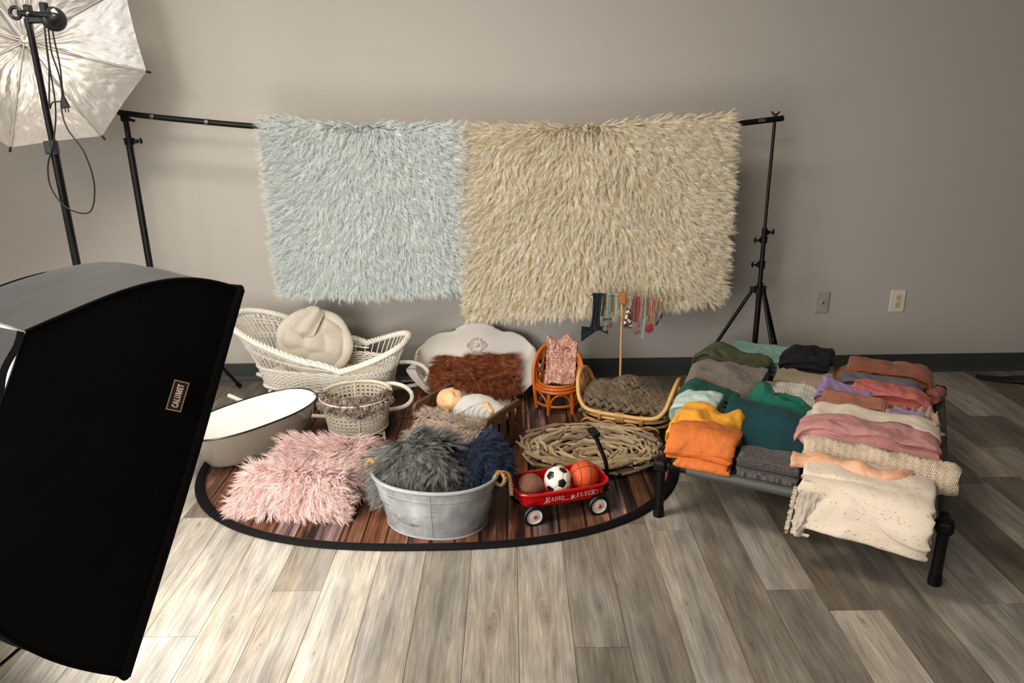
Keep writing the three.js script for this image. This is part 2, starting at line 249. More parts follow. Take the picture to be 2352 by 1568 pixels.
// ---------------------------------------------------------------- backdrop stand: two tripods and a sagging crossbar
const blackMetal = mat('#060607', 0.4, { specularIntensity: 0.7 }), blackPlastic = mat('#060607', 0.5, { specularIntensity: 0.5 }), chrome = mat('#c9c9c9', 0.25, { metalness: 1 });
const barPts = [[-1.75, 1.403], [-1.63, 1.386], [-1.354, 1.355], [-1.128, 1.333], [-0.7, 1.302], [-0.2, 1.284], [0.25, 1.281], [0.65, 1.294], [1.02, 1.316], [1.228, 1.337]];
const barY = (x) => { let i = 0; while (i < barPts.length - 2 && x > barPts[i + 1][0]) i++; const [a, b] = [barPts[i], barPts[i + 1]], t = clamp((x - a[0]) / (b[0] - a[0]), 0, 1); return lerp(a[1], b[1], t); };
function collar(g, x, y, z, r, ang, h = 0.03) {   // a ring with a clamp ear and a wing screw
  const c = part(g, 'collar', merge([cyl(r, r, h, 18, x, y, z), cyl(r * 1.12, r * 1.12, 0.006, 18, x, y + h / 2 - 0.004, z), rbox(r * 1.6, h * 0.6, 0.014, 0.003, 0, 0, 0).rotateY(-ang).translate(x + Math.cos(ang) * r * 1.1, y, z + Math.sin(ang) * r * 1.1)]), blackPlastic);
  const k = (d, dy = 0) => [x + Math.cos(ang) * (r + d), y + dy, z + Math.sin(ang) * (r + d)];
  part(c, 'knob', merge([rod(k(0.008), k(0.028), 0.004), tube([k(0.026, -0.012), k(0.031), k(0.026, 0.014)], (t) => 0.0055 - 0.003 * Math.abs(t - 0.5), 8, 8)]), blackPlastic);
  part(c, 'screw', ball(0.004, ...k(0.012, 0.006), 8), chrome);
}
function tripod(g, x, z, hub, foot, angles, legR = 0.0085) {
  part(g, 'leg_hub', merge([cyl(0.026, 0.026, 0.03, 18, x, hub, z), ...angles.map((a) => rbox(0.03, 0.028, 0.018, 0.004).rotateY(-a).translate(x + Math.cos(a) * 0.03, hub, z + Math.sin(a) * 0.03))]), blackPlastic);
  part(g, 'lower_ring', merge([cyl(0.02, 0.02, 0.022, 16, x, 0.16, z), ...angles.map((a) => rbox(0.02, 0.016, 0.012, 0.003).rotateY(-a).translate(x + Math.cos(a) * 0.024, 0.16, z + Math.sin(a) * 0.024))]), blackPlastic);
  for (const a of angles) {
    const p = (r, y) => [x + Math.cos(a) * r, y, z + Math.sin(a) * r], q = (t) => p(lerp(0.034, foot, t), lerp(hub - 0.004, 0.012, t));
    const l = part(g, 'leg', rod(q(0), q(1), legR, 10), blackMetal);
    part(l, 'rubber_foot', rod(q(0.955), q(1.0), legR * 1.35, 10), blackPlastic);
    parts(l, 'rivet', [ball(0.005, ...q(0.03), 8), ball(0.005, ...q(0.56), 8)], chrome);
    part(g, 'brace', rod(p(0.028, 0.16), q(0.56), 0.0045, 6), blackMetal);
  }
}
{
  const Z0 = 0.3, g = thing('backdrop_stand', 'black metal backdrop frame of two tripods and a sagging crossbar, holding two shaggy rugs', 'backdrop stand', [-0.27, 0, Z0]);
  const ox = 0.27;
  part(g, 'crossbar', tube(barPts.map(([x, y]) => [x + ox, y, 0]), 0.0128, 60, 12), blackMetal);
  parts(g, 'bar_joint', [[-1.36, 1.3555], [-1.13, 1.3335], [-1.6, 1.3825]].map(([x, y]) => tube([[x + ox - 0.006, y + 0.0012, 0], [x + ox + 0.006, y - 0.0005, 0]], 0.0145, 2, 12)), mat('#7c7e82', 0.3, { metalness: 0.8 }));
  part(g, 'bar_sticker', at(rbox(0.03, 0.012, 0.002, 0.001), 1.13 + ox, 1.329, 0.0128), mat('#4a4a3c', 0.6));
  // left: thicker tube
  part(g, 'pole', merge([cyl(0.0125, 0.0125, 0.74, 16, -1.722 + ox, 1.02, 0), cyl(0.0152, 0.0152, 0.6, 16, -1.724 + ox, 0.96, 0)]), blackMetal);
  part(g, 'pole', cyl(0.0175, 0.0175, 0.62, 16, -1.727 + ox, 0.35, 0), blackMetal);
  collar(g, -1.722 + ox, 1.277, 0, 0.021, -0.2); collar(g, -1.726 + ox, 0.655, 0, 0.023, -0.1, 0.05);
  parts(g, 'pole_cap', [rbox(0.035, 0.03, 0.03, 0.006, -1.722 + ox, 1.378, 0), tube([[-1.70 + ox, 1.372, 0.012], [-1.675 + ox, 1.366, 0.016]], 0.006, 3, 8)], blackPlastic);
  tripod(g, -1.727 + ox, 0, 0.52, 0.335, [-0.565, 0.715, 3.25]);
  // right: slimmer telescopic tube
  part(g, 'pole', cyl(0.0072, 0.0072, 0.56, 14, 1.192 + ox, 1.075, 0), blackMetal);
  part(g, 'pole', cyl(0.0105, 0.0105, 0.3, 14, 1.193 + ox, 0.695, 0), blackMetal);
  part(g, 'pole', cyl(0.0135, 0.0135, 0.53, 14, 1.195 + ox, 0.315, 0), blackMetal);
  collar(g, 1.193 + ox, 0.822, 0, 0.013, -0.1); collar(g, 1.193 + ox, 0.787, 0, 0.015, 3.0); collar(g, 1.194 + ox, 0.668, 0, 0.015, 3.2, 0.036);
  part(g, 'wing_nut', merge([cyl(0.006, 0.007, 0.008, 10, 1.193 + ox, 1.352, 0), ...[-1, 1].map((s) => tube([[1.193 + ox + s * 0.003, 1.353, 0], [1.193 + ox + s * 0.012, 1.358, 0], [1.193 + ox + s * 0.017, 1.367, 0]], (t) => 0.0045 - 0.0015 * t, 6, 8))]), blackMetal);
  tripod(g, 1.195 + ox, 0, 0.545, 0.31, [-0.7, 1.38, 3.49]);
}

// ---------------------------------------------------------------- two shaggy rugs over the bar
function hangingRug(name, label, xl, xr, bl, br, colors, seed, o = {}) {
  const zB = 0.3, xm = (xl + xr) / 2, w = xr - xl, g = thing(name, label, 'rug', [xm, 0, zB], 0);
  const front = (u, v) => { const x = lerp(xl, xr, u) + (o.skew ?? 0) * (1 - v) * (0.5 - u) , top = barY(x) + 0.016, bot = lerp(bl, br, u); const wob = 0.012 * noise(u * 3 * w, v * 2, seed) * v; return [x - xm, lerp(top, bot, v), 0.016 + wob + 0.006 * Math.sin(u * 14 + v * 2) * v]; };
  const fold = (u, t) => { const x = lerp(xl, xr, u), y = barY(x); if (t < 0.45) { const k = t / 0.45; return [x - xm, lerp(lerp(bl, br, u) + 0.12, y, k), -0.017]; } if (t < 0.55) { const a = ((t - 0.45) / 0.1) * PI; return [x - xm, y + 0.017 * Math.sin(a), -0.017 * Math.cos(a)]; } const f = front(u, (t - 0.55) / 0.45); return f; };
  part(g, 'backing', sheet((u, t) => fold(lerp(0.02, 0.98, u), t * 0.985), 40, 60), mat(colors[0], 0.95));
  const S = finite(front, 0.003);
  fur(g, 'pile', { count: o.count, seed, colors, len: [0.055, 0.095], width: 0.0135, lift: 0.4, jitter: 0.07, turn: 0.55, variants: 6, lock: { strands: 9, wave: 0.27, freq: 2.0, spread: 0.9, rad: 0.095, arc: 0.5, seg: 11, taper: 0.8 },
    surf: (r) => {
      const u = lerp(0.012, 0.988, r()), v = lerp(-0.035, 0.985, r()), vv = Math.max(0, v), s = S(u, vv); s.n.multiplyScalar(Math.sign(s.n.z) || 1); const c = (u - (o.mid ?? 0.5)) * 2, X = (u - 0.5) * w;
      if (v < 0.0) { const a = (-v / 0.035) * 1.5; s.n.set(0, Math.sin(a), Math.cos(a)).normalize(); s.p.z -= 0.016 * Math.sin(a); s.p.y += 0.005 * Math.sin(a); }
      const k = 5.5, a1 = noise(X * k, vv * k, seed), a2 = noise(X * k + 9, vv * k, seed + 5), e = Math.abs(c) ** 3;
      const dx = Math.sign(c) * (0.3 + 1.5 * e) * smoothstep(Math.abs(c), 0, 0.25) + 1.3 * a1 * (1 - 0.6 * vv) * smoothstep(v, -0.02, 0.16), dy = -(0.55 + 0.8 * vv ** 1.3) * (1 - 0.55 * e) - 0.7 * a2 * (1 - 0.8 * vv) + 0;
      s.d = V(dx, dy, 0); return s;
    } });
  return g;
}
hangingRug('shaggy_rug', 'pale blue-grey shaggy wool rug hung over the black crossbar', -1.085, -0.228, 0.57, 0.575, ['#eaf0ee', '#e2eaea', '#f0f4f1', '#dae5e5', '#e9efea'], 41, { count: 15000, skew: -0.0 });
hangingRug('shaggy_rug', 'large cream shaggy wool rug hung over the black crossbar', -0.212, 0.995, 0.435, 0.5, ['#fcf2da', '#fdf6e4', '#f8eacb', '#fcf2db', '#f1dfba'], 57, { count: 22000, mid: 0.48, skew: 0.03 });

// ---------------------------------------------------------------- softbox (its lit face turns away from the camera, towards the props)
{
  const o = V(-0.99895, 0.59579, 2.06041), u = V(-0.7952, -0.08946, -0.59971), w = V(0.23864, 0.86306, -0.44517), n = V(0.55741, -0.49712, -0.66495);
  const g = thing('softbox', 'large black softbox light in the left foreground with a small woven name label', 'softbox');
  g.position.copy(o); g.quaternion.setFromRotationMatrix(new THREE.Matrix4().makeBasis(u, w, n));
  const D = 0.4, cloth = mat('#030303', 0.9, { specularIntensity: 0.25, sheen: 0.03, sheenRoughness: 0.6, sheenColor: new THREE.Color('#77777d'), bumpMap: again(grain, 3, 3), bumpScale: 0.0012 }), topCloth = mat('#454546', 0.4, { sheen: 1, sheenRoughness: 0.5, sheenColor: new THREE.Color('#9a9aa0'), bumpMap: again(grain, 3, 3), bumpScale: 0.0014 });
  const hx = (s) => lerp(0.3, 0.27, s), ht = (s) => lerp(0.45, 0.23, s) + 0.07 * Math.sin(s * PI) * (1 - 0.35 * s), hb = (s) => -lerp(0.45, 0.26, s) - 0.035 * Math.sin(s * PI);
  const wr = (a, b, k) => 0.006 * fbm(a * 5, b * 5, k, 3);
  const side = (sg, k, off = 0) => sheet((a, s) => { const y = lerp(hb(s) + off, ht(s) - off, a), e = Math.sin(a * PI); return [sg * (hx(s) - off + 0.02 * Math.sin(s * PI) * e + wr(a, s, k) * e), y, -D * s]; }, 24, 24);
  const flat = (f, sg, k, off = 0) => sheet((a, s) => { const x = lerp(-hx(s) + off, hx(s) - off, a), e = Math.sin(a * PI); return [x, f(s) - sg * off + sg * (0.035 * e * Math.sin(s * PI * 0.9) + wr(a, s, k) * 1.6 * e), -D * s]; }, 24, 24);
  part(g, 'side_panel', side(-1, 1), cloth); part(g, 'side_panel', side(1, 2), cloth);
  part(g, 'top_panel', flat(ht, 1, 3), topCloth); part(g, 'bottom_panel', flat(hb, -1, 4), cloth);
  const liner = mat('#e8e8e6', 0.5);
  parts(g, 'lining', [side(-1, 1, 0.007), side(1, 2, 0.007), flat(ht, 1, 3, 0.007), flat(hb, -1, 4, 0.007)], liner);
  // back panel: stops short of the near seam, so light leaks through the zip gap
  const back = part(g, 'back_panel', sheet((a, b) => { const x = lerp(-0.236, 0.268, a), y = lerp(-0.258, 0.228, b), e = Math.sin(a * PI) * Math.sin(b * PI); return [x, y, -D - 0.03 * e + 0.006 * fbm(a * 6, b * 6, 7, 3)]; }, 20, 20), topCloth);
  part(back, 'zip_flap', sheet((a, b) => [lerp(-0.272, -0.25, a) , lerp(0.06, 0.228, b), -D - 0.004 + 0.004 * Math.sin(b * 9) - 0.006 * a], 3, 16), cloth);
  parts(g, 'seam', [-1, 1].flatMap((sg) => [tube(Array.from({ length: 9 }, (_, i) => [sg * hx(i / 8), ht(i / 8), -D * (i / 8)]), 0.004, 24, 6), tube(Array.from({ length: 9 }, (_, i) => [sg * hx(i / 8), hb(i / 8), -D * (i / 8)]), 0.004, 24, 6)]), cloth);
  const lip = (x0, y0, x1, y1) => tube([[x0, y0, 0], [(x0 + x1) / 2 * 1.005, (y0 + y1) / 2 * 1.005, 0.006], [x1, y1, 0]], 0.011, 16, 8);
  part(g, 'front_rim', merge([lip(-0.3, -0.45, -0.3, 0.45), lip(0.3, -0.45, 0.3, 0.45), lip(-0.3, 0.45, 0.3, 0.45), lip(-0.3, -0.45, 0.3, -0.45)]), cloth);
  part(g, 'diffuser', rbox(0.585, 0.885, 0.006, 0.002, 0, 0, -0.012), mat('#ffffff', 0.9, { emissive: new THREE.Color(...SOFTBOX_COLOR), emissiveIntensity: 2.2 }));
  const l = new THREE.RectAreaLight(new THREE.Color(...SOFTBOX_COLOR), SOFTBOX_POWER, 0.57, 0.87); l.position.set(0, 0, 0.002); l.rotation.y = PI; l.name = 'softbox_lamp'; g.add(l);
  // woven label on the near panel
  const label = part(g, 'label', new THREE.PlaneGeometry(0.068, 0.036), mat('#ffffff', 0.8, { map: canvasTexture(512, 272, (c, W, H) => { c.fillStyle = '#b49a80'; c.fillRect(0, 0, W, H); c.fillStyle = '#2a0d06'; c.fillRect(20, 20, W - 40, H - 40); c.fillStyle = '#e2cfb8'; c.textAlign = 'center'; c.textBaseline = 'middle'; c.save(); c.translate(W / 2, H / 2 + 4); c.scale(0.74, 1.25); c.font = 'bold 118px sans-serif'; c.fillText('CALUMET', 0, 0); c.strokeStyle = '#e2cfb8'; c.lineWidth = 7; c.strokeText('CALUMET', 0, 0); c.restore(); }) }));
  // long side of the label runs along the height of the panel, reading upwards
  const X = V(0, 1, 0), Nn = V(-1, 0, -0.06).normalize(), Y = V().crossVectors(Nn, X).normalize();
  label.quaternion.setFromRotationMatrix(new THREE.Matrix4().makeBasis(V().crossVectors(Y, Nn), Y, Nn)); label.position.set(-0.3235, 0.172, -0.088);
  part(g, 'speed_ring', at(cyl(0.07, 0.08, 0.06, 32), 0, 0, -D - 0.05, PI / 2), blackMetal);
  part(g, 'lamp_housing', at(cyl(0.06, 0.055, 0.16, 28), 0, 0, -D - 0.15, PI / 2), blackPlastic);
  const s = thing('light_stand', 'black light stand behind the large softbox, mostly outside the picture', 'light stand', [-1.27, 0, 2.42]);
  part(s, 'pole', cyl(0.014, 0.014, 0.72, 14, 0, 0.4, 0), blackMetal); part(s, 'tilt_bracket', rbox(0.05, 0.07, 0.05, 0.008, 0, 0.77, 0), blackPlastic);
  tripod(s, 0, 0, 0.42, 0.36, [2.2, 3.6, 5.1]);
}

// ---------------------------------------------------------------- silver umbrella, its lamp, stand and cord
{
  const st = thing('light_stand', 'tall black light stand in front of the silver umbrella', 'light stand', [-1.563, 0, 1.15]);
  part(st, 'pole', cyl(0.0105, 0.0105, 0.6, 14, 0, 1.4, 0), blackMetal); part(st, 'pole', cyl(0.0135, 0.0135, 0.86, 14, 0, 0.88, 0), blackMetal); part(st, 'pole', cyl(0.0175, 0.0175, 0.46, 14, 0, 0.25, 0), blackMetal);
  part(st, 'collar', merge([rbox(0.026, 0.044, 0.03, 0.005, -0.01, 1.3, 0.004), cyl(0.0165, 0.0165, 0.044, 16, 0, 1.3, 0)]), mat('#2b2c2e', 0.45)); collar(st, 0, 0.46, 0, 0.02, 0);
  tripod(st, 0, 0, 0.46, 0.41, [0.9, 3.0, 5.1]);
  const H = V(-1.978, 1.684, 0.509), az = 0.5755, el = 0.0409, R = 0.43, Dp = 0.19;
  const a = V(Math.sin(az) * Math.cos(el), Math.sin(el), Math.cos(az) * Math.cos(el)), r = V().crossVectors(UP, a).normalize(), t = V().crossVectors(a, r);
  const um = thing('photo_umbrella', 'silver-lined reflective photo umbrella, open and lit, top left', 'umbrella'); um.position.copy(H); um.quaternion.setFromRotationMatrix(new THREE.Matrix4().makeBasis(r, t, a));
  const silver = mat('#cfccc8', 0.34, { metalness: 0.95, bumpMap: again(creaseTex, 1.2, 1.2), bumpScale: 0.004 }), ribM = mat('#cfcac4', 0.3, { metalness: 0.9 }), ph = 0.4895;
  const dir = (k) => [Math.cos(ph - (k * PI) / 4), Math.sin(ph - (k * PI) / 4)];
  for (let k = 0; k < 8; k++) {
    const A = dir(k), B = dir(k + 1);
    part(um, 'canopy_panel', sheet((x, y) => { const q = lerp(0.02, 1, y), rr = q * R, e = Math.sin(x * PI), sag = 1 - 0.008 * e * q, px = lerp(A[0], B[0], x) * rr * sag, py = lerp(A[1], B[1], x) * rr * sag, cr = (0.005 * fbm(px * 11 + k, py * 11, k, 4) + 0.003 * Math.sin((x - 0.5) * 26 + 4 * noise(px * 8, py * 8, k)) * (1 - q)) * e; return [px, py, Dp * q ** 1.9 + 0.03 * e * q * (1 - q) - 0.012 * e * q + cr]; }, 26, 30), silver);
    const tip = [A[0] * R, A[1] * R, Dp], ribc = Array.from({ length: 7 }, (_, i) => { const q = i / 6; return [A[0] * q * R * 0.99, A[1] * q * R * 0.99, Dp * q ** 1.9 + 0.006]; });
    const rib = part(um, 'rib', tube(ribc, 0.0035, 16, 6), ribM); part(rib, 'rib_tip', rod(tip, [A[0] * (R + 0.016), A[1] * (R + 0.016), Dp + 0.008], 0.0045), blackPlastic);
    part(um, 'strut', rod([A[0] * 0.012, A[1] * 0.012, 0.1], [A[0] * R * 0.48, A[1] * R * 0.48, Dp * 0.48 ** 1.9 + 0.008], 0.0028, 6), ribM);
  }
  part(um, 'shaft', rod([0, 0, -0.03], [0, 0, 0.82], 0.005), ribM); parts(um, 'hub', [at(cyl(0.018, 0.014, 0.02, 16), 0, 0, 0.004, PI / 2), at(cyl(0.013, 0.013, 0.03, 16), 0, 0, 0.1, PI / 2)], mat('#bdb7ae', 0.4, { metalness: 0.5 }));
  // clamp head on the stand, and the lamp aimed into the umbrella
  const lampDir = a.clone().negate(), LP = V(-1.478, 1.705, 1.15);
  const hd = thing('lamp_head', 'black clamp lamp with round shade atop the tall stand, aimed into the umbrella', 'lamp', [-1.563, 1.71, 1.15]);
  const rel = (p) => [p.x + 1.563, p.y - 1.71, p.z - 1.15], c0 = rel(H.clone().addScaledVector(a, 0.765));
  part(hd, 'bracket', merge([rbox(0.05, 0.024, 0.03, 0.006, 0.03, -0.008, 0), rbox(0.022, 0.05, 0.022, 0.005, c0[0] + 0.006, 0.012, c0[2]), rbox(0.02, 0.05, 0.024, 0.004, 0.062, 0.018, 0.004), rod([-0.02, 0.012, 0.01], [0.11, 0.0, 0.012], 0.01, 10), cyl(0.012, 0.012, 0.03, 12, 0, -0.02, 0)]), mat('#26282a', 0.35, { metalness: 0.5 }));
  part(hd, 'clamp_ring', tube(Array.from({ length: 12 }, (_, i) => [c0[0] - 0.03 + 0.017 * Math.cos(i * PI / 6), 0.012 + 0.017 * Math.sin(i * PI / 6), 0.012]), 0.006, 24, 8, true), mat('#3a3c3e', 0.3, { metalness: 0.7 }));
  const Q = new THREE.Quaternion().setFromUnitVectors(UP, lampDir), place = (g) => g.applyQuaternion(Q).translate(LP.x + 1.563, LP.y - 1.71, LP.z - 1.15);
  part(hd, 'lamp_shade', place(lathe([[0.001, -0.035], [0.014, -0.035], [0.016, -0.01], [0.03, -0.004], [0.037, 0.006], [0.039, 0.018], [0.036, 0.018], [0.03, 0.004], [0.001, -0.002]], 32)), mat('#3d3f42', 0.3, { metalness: 0.5 }));
  part(hd, 'switch', place(rbox(0.014, 0.008, 0.02, 0.002, 0.012, -0.02, 0.012)), mat('#d5d5d2', 0.4));
  part(hd, 'bulb', place(new THREE.SphereGeometry(0.028, 24, 16).scale(1, 1.15, 1).translate(0, 0.03, 0)), mat('#ffffff', 0.4, { emissive: new THREE.Color(...BULB_COLOR), emissiveIntensity: 6 }));
  const sp = new THREE.SpotLight(new THREE.Color(...BULB_COLOR), UMBRELLA_POWER, 6, 1.15, 0.6, 2); const lp = rel(LP.clone().addScaledVector(lampDir, 0.035)); sp.position.set(...lp); sp.target.position.set(lp[0] + lampDir.x, lp[1] + lampDir.y, lp[2] + lampDir.z); sp.castShadow = true; sp.shadow.radius = 3; sp.name = 'umbrella_lamp'; hd.add(sp, sp.target);
  // the cord hangs from the lamp in loops, its plug dangling
  const co = (q) => q.map(([x, y, z = 1.15]) => [x + 1.563, y - 1.71, z - 1.15]), cm = mat('#1c1612', 0.5);
  const cord = part(hd, 'cord', merge([
    tube(co([[-1.512, 1.7], [-1.522, 1.6], [-1.524, 1.563], [-1.549, 1.426], [-1.537, 1.446], [-1.503, 1.45], [-1.498, 1.46]]), 0.0026, 40, 6),
    tube(co([[-1.5, 1.7], [-1.507, 1.603], [-1.497, 1.535], [-1.5, 1.464], [-1.509, 1.439], [-1.494, 1.368, 1.17], [-1.444, 1.282, 1.18], [-1.432, 1.164, 1.18], [-1.467, 1.081, 1.18], [-1.54, 1.098, 1.18], [-1.587, 1.166, 1.17], [-1.583, 1.24, 1.17], [-1.55, 1.312, 1.17], [-1.53, 1.426], [-1.522, 1.575], [-1.512, 1.7]]), 0.0026, 110, 6),
    tube(co([[-1.49, 1.7], [-1.49, 1.64], [-1.488, 1.56], [-1.494, 1.49], [-1.494, 1.46]]), 0.0026, 24, 6)]), cm);
  part(cord, 'plug', merge([at(slab([[-0.005, 0.024], [0.005, 0.024], [0.013, -0.01], [-0.013, -0.01]], 0.014, 0.0025), 0.068, -0.273, 0, 0, 0, 0.12), ...[-1, 1].map((s) => box(0.0012, 0.014, 0.005, 0.07 + s * 0.005, -0.289, 0))]), cm);
}

// ---------------------------------------------------------------- oval mat printed with brown boards
{
  const A = 0.965, B = 0.75, N = 2.5, se = (t, a, b) => { const c = Math.cos(t), s = Math.sin(t); return [Math.sign(c) * Math.abs(c) ** (2 / N) * a, Math.sign(s) * Math.abs(s) ** (2 / N) * b]; };
  const g = thing('oval_mat', 'oval play mat printed with reddish brown wooden boards, edged in black', 'mat', [-0.31, 0, 0.852]);
  const W = 2048, H = 1536, r = rng(9), nb = 26, boards = [];
  let x = 0; while (x < 1) { const w = 0.028 + 0.022 * r(); boards.push([x, x + w, r(), r(), r() * 50]); x += w; }
  const at2 = (u) => boards.find((b) => u < b[1]) ?? boards[boards.length - 1];
  const print = texture(W, H, (px, py) => {
    const u = px / W, v = py / H, b = at2(u), k = (u - b[0]) / (b[1] - b[0]), s = b[4];
    const fine = 0.6 * noise(u * 420, v * 9, s) + 0.6 * noise(u * 800, v * 22, s), mid = fbm(u * 70, v * 4.5, s, 4), blot = fbm(u * 26, v * 3.2, s + 7, 3), streak = noise(u * 150, v * 2.5, s + 3), worn = fbm(u * 40, v * 5, s + 11, 3);
    let R = lerp(98, 130, b[2]), G = lerp(69, 82, b[2]), Bc = lerp(53, 58, b[2]);
    if (b[3] < 0.25) { R = 120; G = 98; Bc = 98; } else if (b[3] < 0.42) { R = 104; G = 76; Bc = 62; }
    let t = 1 + 0.55 * mid + 0.42 * fine + 0.3 * streak;
    const dark = smoothstep(blot + 0.35 * streak, 0.12, 0.34); t *= 1 - 0.72 * dark;
    const pale = smoothstep(worn, 0.14, 0.36); R += 54 * pale; G += 41 * pale; Bc += 34 * pale;
    const e = Math.min(k, 1 - k); if (e < 0.06) t *= 0.15 + 13 * e; else if (e < 0.12) t *= 1.08;
    return [R * t, G * t, Bc * t];
  });
  const sh = new THREE.Shape(Array.from({ length: 160 }, (_, i) => new THREE.Vector2(...se((i / 160) * 2 * PI, A, B))));
  const top = new THREE.ExtrudeGeometry(sh, { depth: 0.004, bevelEnabled: false }).rotateX(-PI / 2), p = top.attributes.position, uv = top.attributes.uv;
  for (let i = 0; i < p.count; i++) uv.setXY(i, p.getX(i) / 2.0 + 0.5, p.getZ(i) / 1.6 + 0.5);
  part(g, 'mat_sheet', top.translate(0, 0.001, 0), mat([0.66, 0.63, 0.6], 0.5, { map: print, specularIntensity: 0.5 }));
  const P = Array.from({ length: 120 }, (_, i) => { const q = se((i / 120) * 2 * PI, A + 0.012, B + 0.012); return V(q[0], 0.006, q[1]); });
  const band = tube(new THREE.CatmullRomCurve3(P, true), 0.019, 240, 12, true), bp = band.attributes.position;
  for (let i = 0; i < bp.count; i++) bp.setY(i, 0.006 + (bp.getY(i) - 0.006) * 0.36); band.computeVertexNormals();
  part(g, 'edge_binding', band, mat('#050505', 0.75, { specularIntensity: 0.35, bumpMap: again(grain, 4, 80), bumpScale: 0.0006 }));
  const pip = tube(new THREE.CatmullRomCurve3(P.map((q) => q.clone().multiplyScalar(0.978).setY(0.0075)), true), 0.0022, 240, 5, true);
  part(g, 'edge_piping', pip, mat('#4a1c16', 0.6));
}

// ---------------------------------------------------------------- raised mesh cot
const COT = { x: 0.517, z: 1.425, yaw: -Math.atan2(0.414, 0.77) };
const cotP = (a, b) => [COT.x + a * Math.cos(COT.yaw) - b * Math.sin(COT.yaw), COT.z - a * Math.sin(COT.yaw) - b * Math.cos(COT.yaw)];   // a along the front rail, b towards the wall
const COT_W = 0.874, COT_D = 1.2, COT_H = 0.205;
{
  const g = thing('raised_cot', 'low raised cot with black tube frame and grey woven mesh deck, loaded with folded cloths', 'cot', [COT.x, 0, COT.z], COT.yaw);
  const frame = mat('#060607', 0.45, { specularIntensity: 0.6 }), meshTex = texture(64, 64, (x, y) => { const v = ((x + y) % 16 < 8 ? 120 : 30) * (((x - y + 64) % 8) < 4 ? 1 : 0.75); return [v, v, v * 0.97]; });
  const legs = [[0, 0], [COT_W, 0], [COT_W, -COT_D], [0, -COT_D]];
  for (const [x, z] of legs) {
    const l = part(g, 'leg', cyl(0.0165, 0.0165, COT_H + 0.012, 18, x, (COT_H + 0.012) / 2, z), frame);
    part(l, 'foot_cap', cyl(0.0185, 0.0195, 0.035, 18, x, 0.0175, z), blackPlastic); part(l, 'corner_cap', rbox(0.05, 0.045, 0.05, 0.014, x, COT_H - 0.002, z), blackPlastic);
  }
  const rail = (p, q) => part(g, 'rail', rod(p, q, 0.0145, 14), frame);
  rail([0, COT_H, 0], [COT_W, COT_H, 0]); rail([0, COT_H, -COT_D], [COT_W, COT_H, -COT_D]); rail([0, COT_H, 0], [0, COT_H, -COT_D]); rail([COT_W, COT_H, 0], [COT_W, COT_H, -COT_D]);
  parts(g, 'rail_grip', Array.from({ length: 7 }, (_, i) => at(new THREE.TorusGeometry(0.0155, 0.003, 6, 16), 0.032 + i * 0.006, COT_H, 0, 0, PI / 2)), blackPlastic);
  // deck: sags in the middle, and wraps the four rails
  const mm = mat('#ffffff', 0.6, { map: again(meshTex, 60, 80) });
  part(g, 'mesh_deck', sheet((u, v) => { const x = lerp(0.03, COT_W - 0.03, u), z = -lerp(0.0, COT_D, v), s = Math.sin(u * PI) * Math.sin(v * PI); return [x, COT_H + 0.0125 - 0.018 * s, z]; }, 20, 24), mm);
  part(g, 'mesh_wrap', cyl(0.0175, 0.0175, COT_W - 0.13, 20).rotateZ(PI / 2).translate(COT_W / 2 + 0.028, COT_H, 0), mat('#ffffff', 0.5, { map: again(meshTex, 7, 70) }));
  part(g, 'mesh_wrap', cyl(0.0175, 0.0175, COT_D - 0.13, 20).rotateX(PI / 2).translate(COT_W, COT_H, -COT_D / 2), mat('#ffffff', 0.5, { map: again(meshTex, 7, 90) }));
}

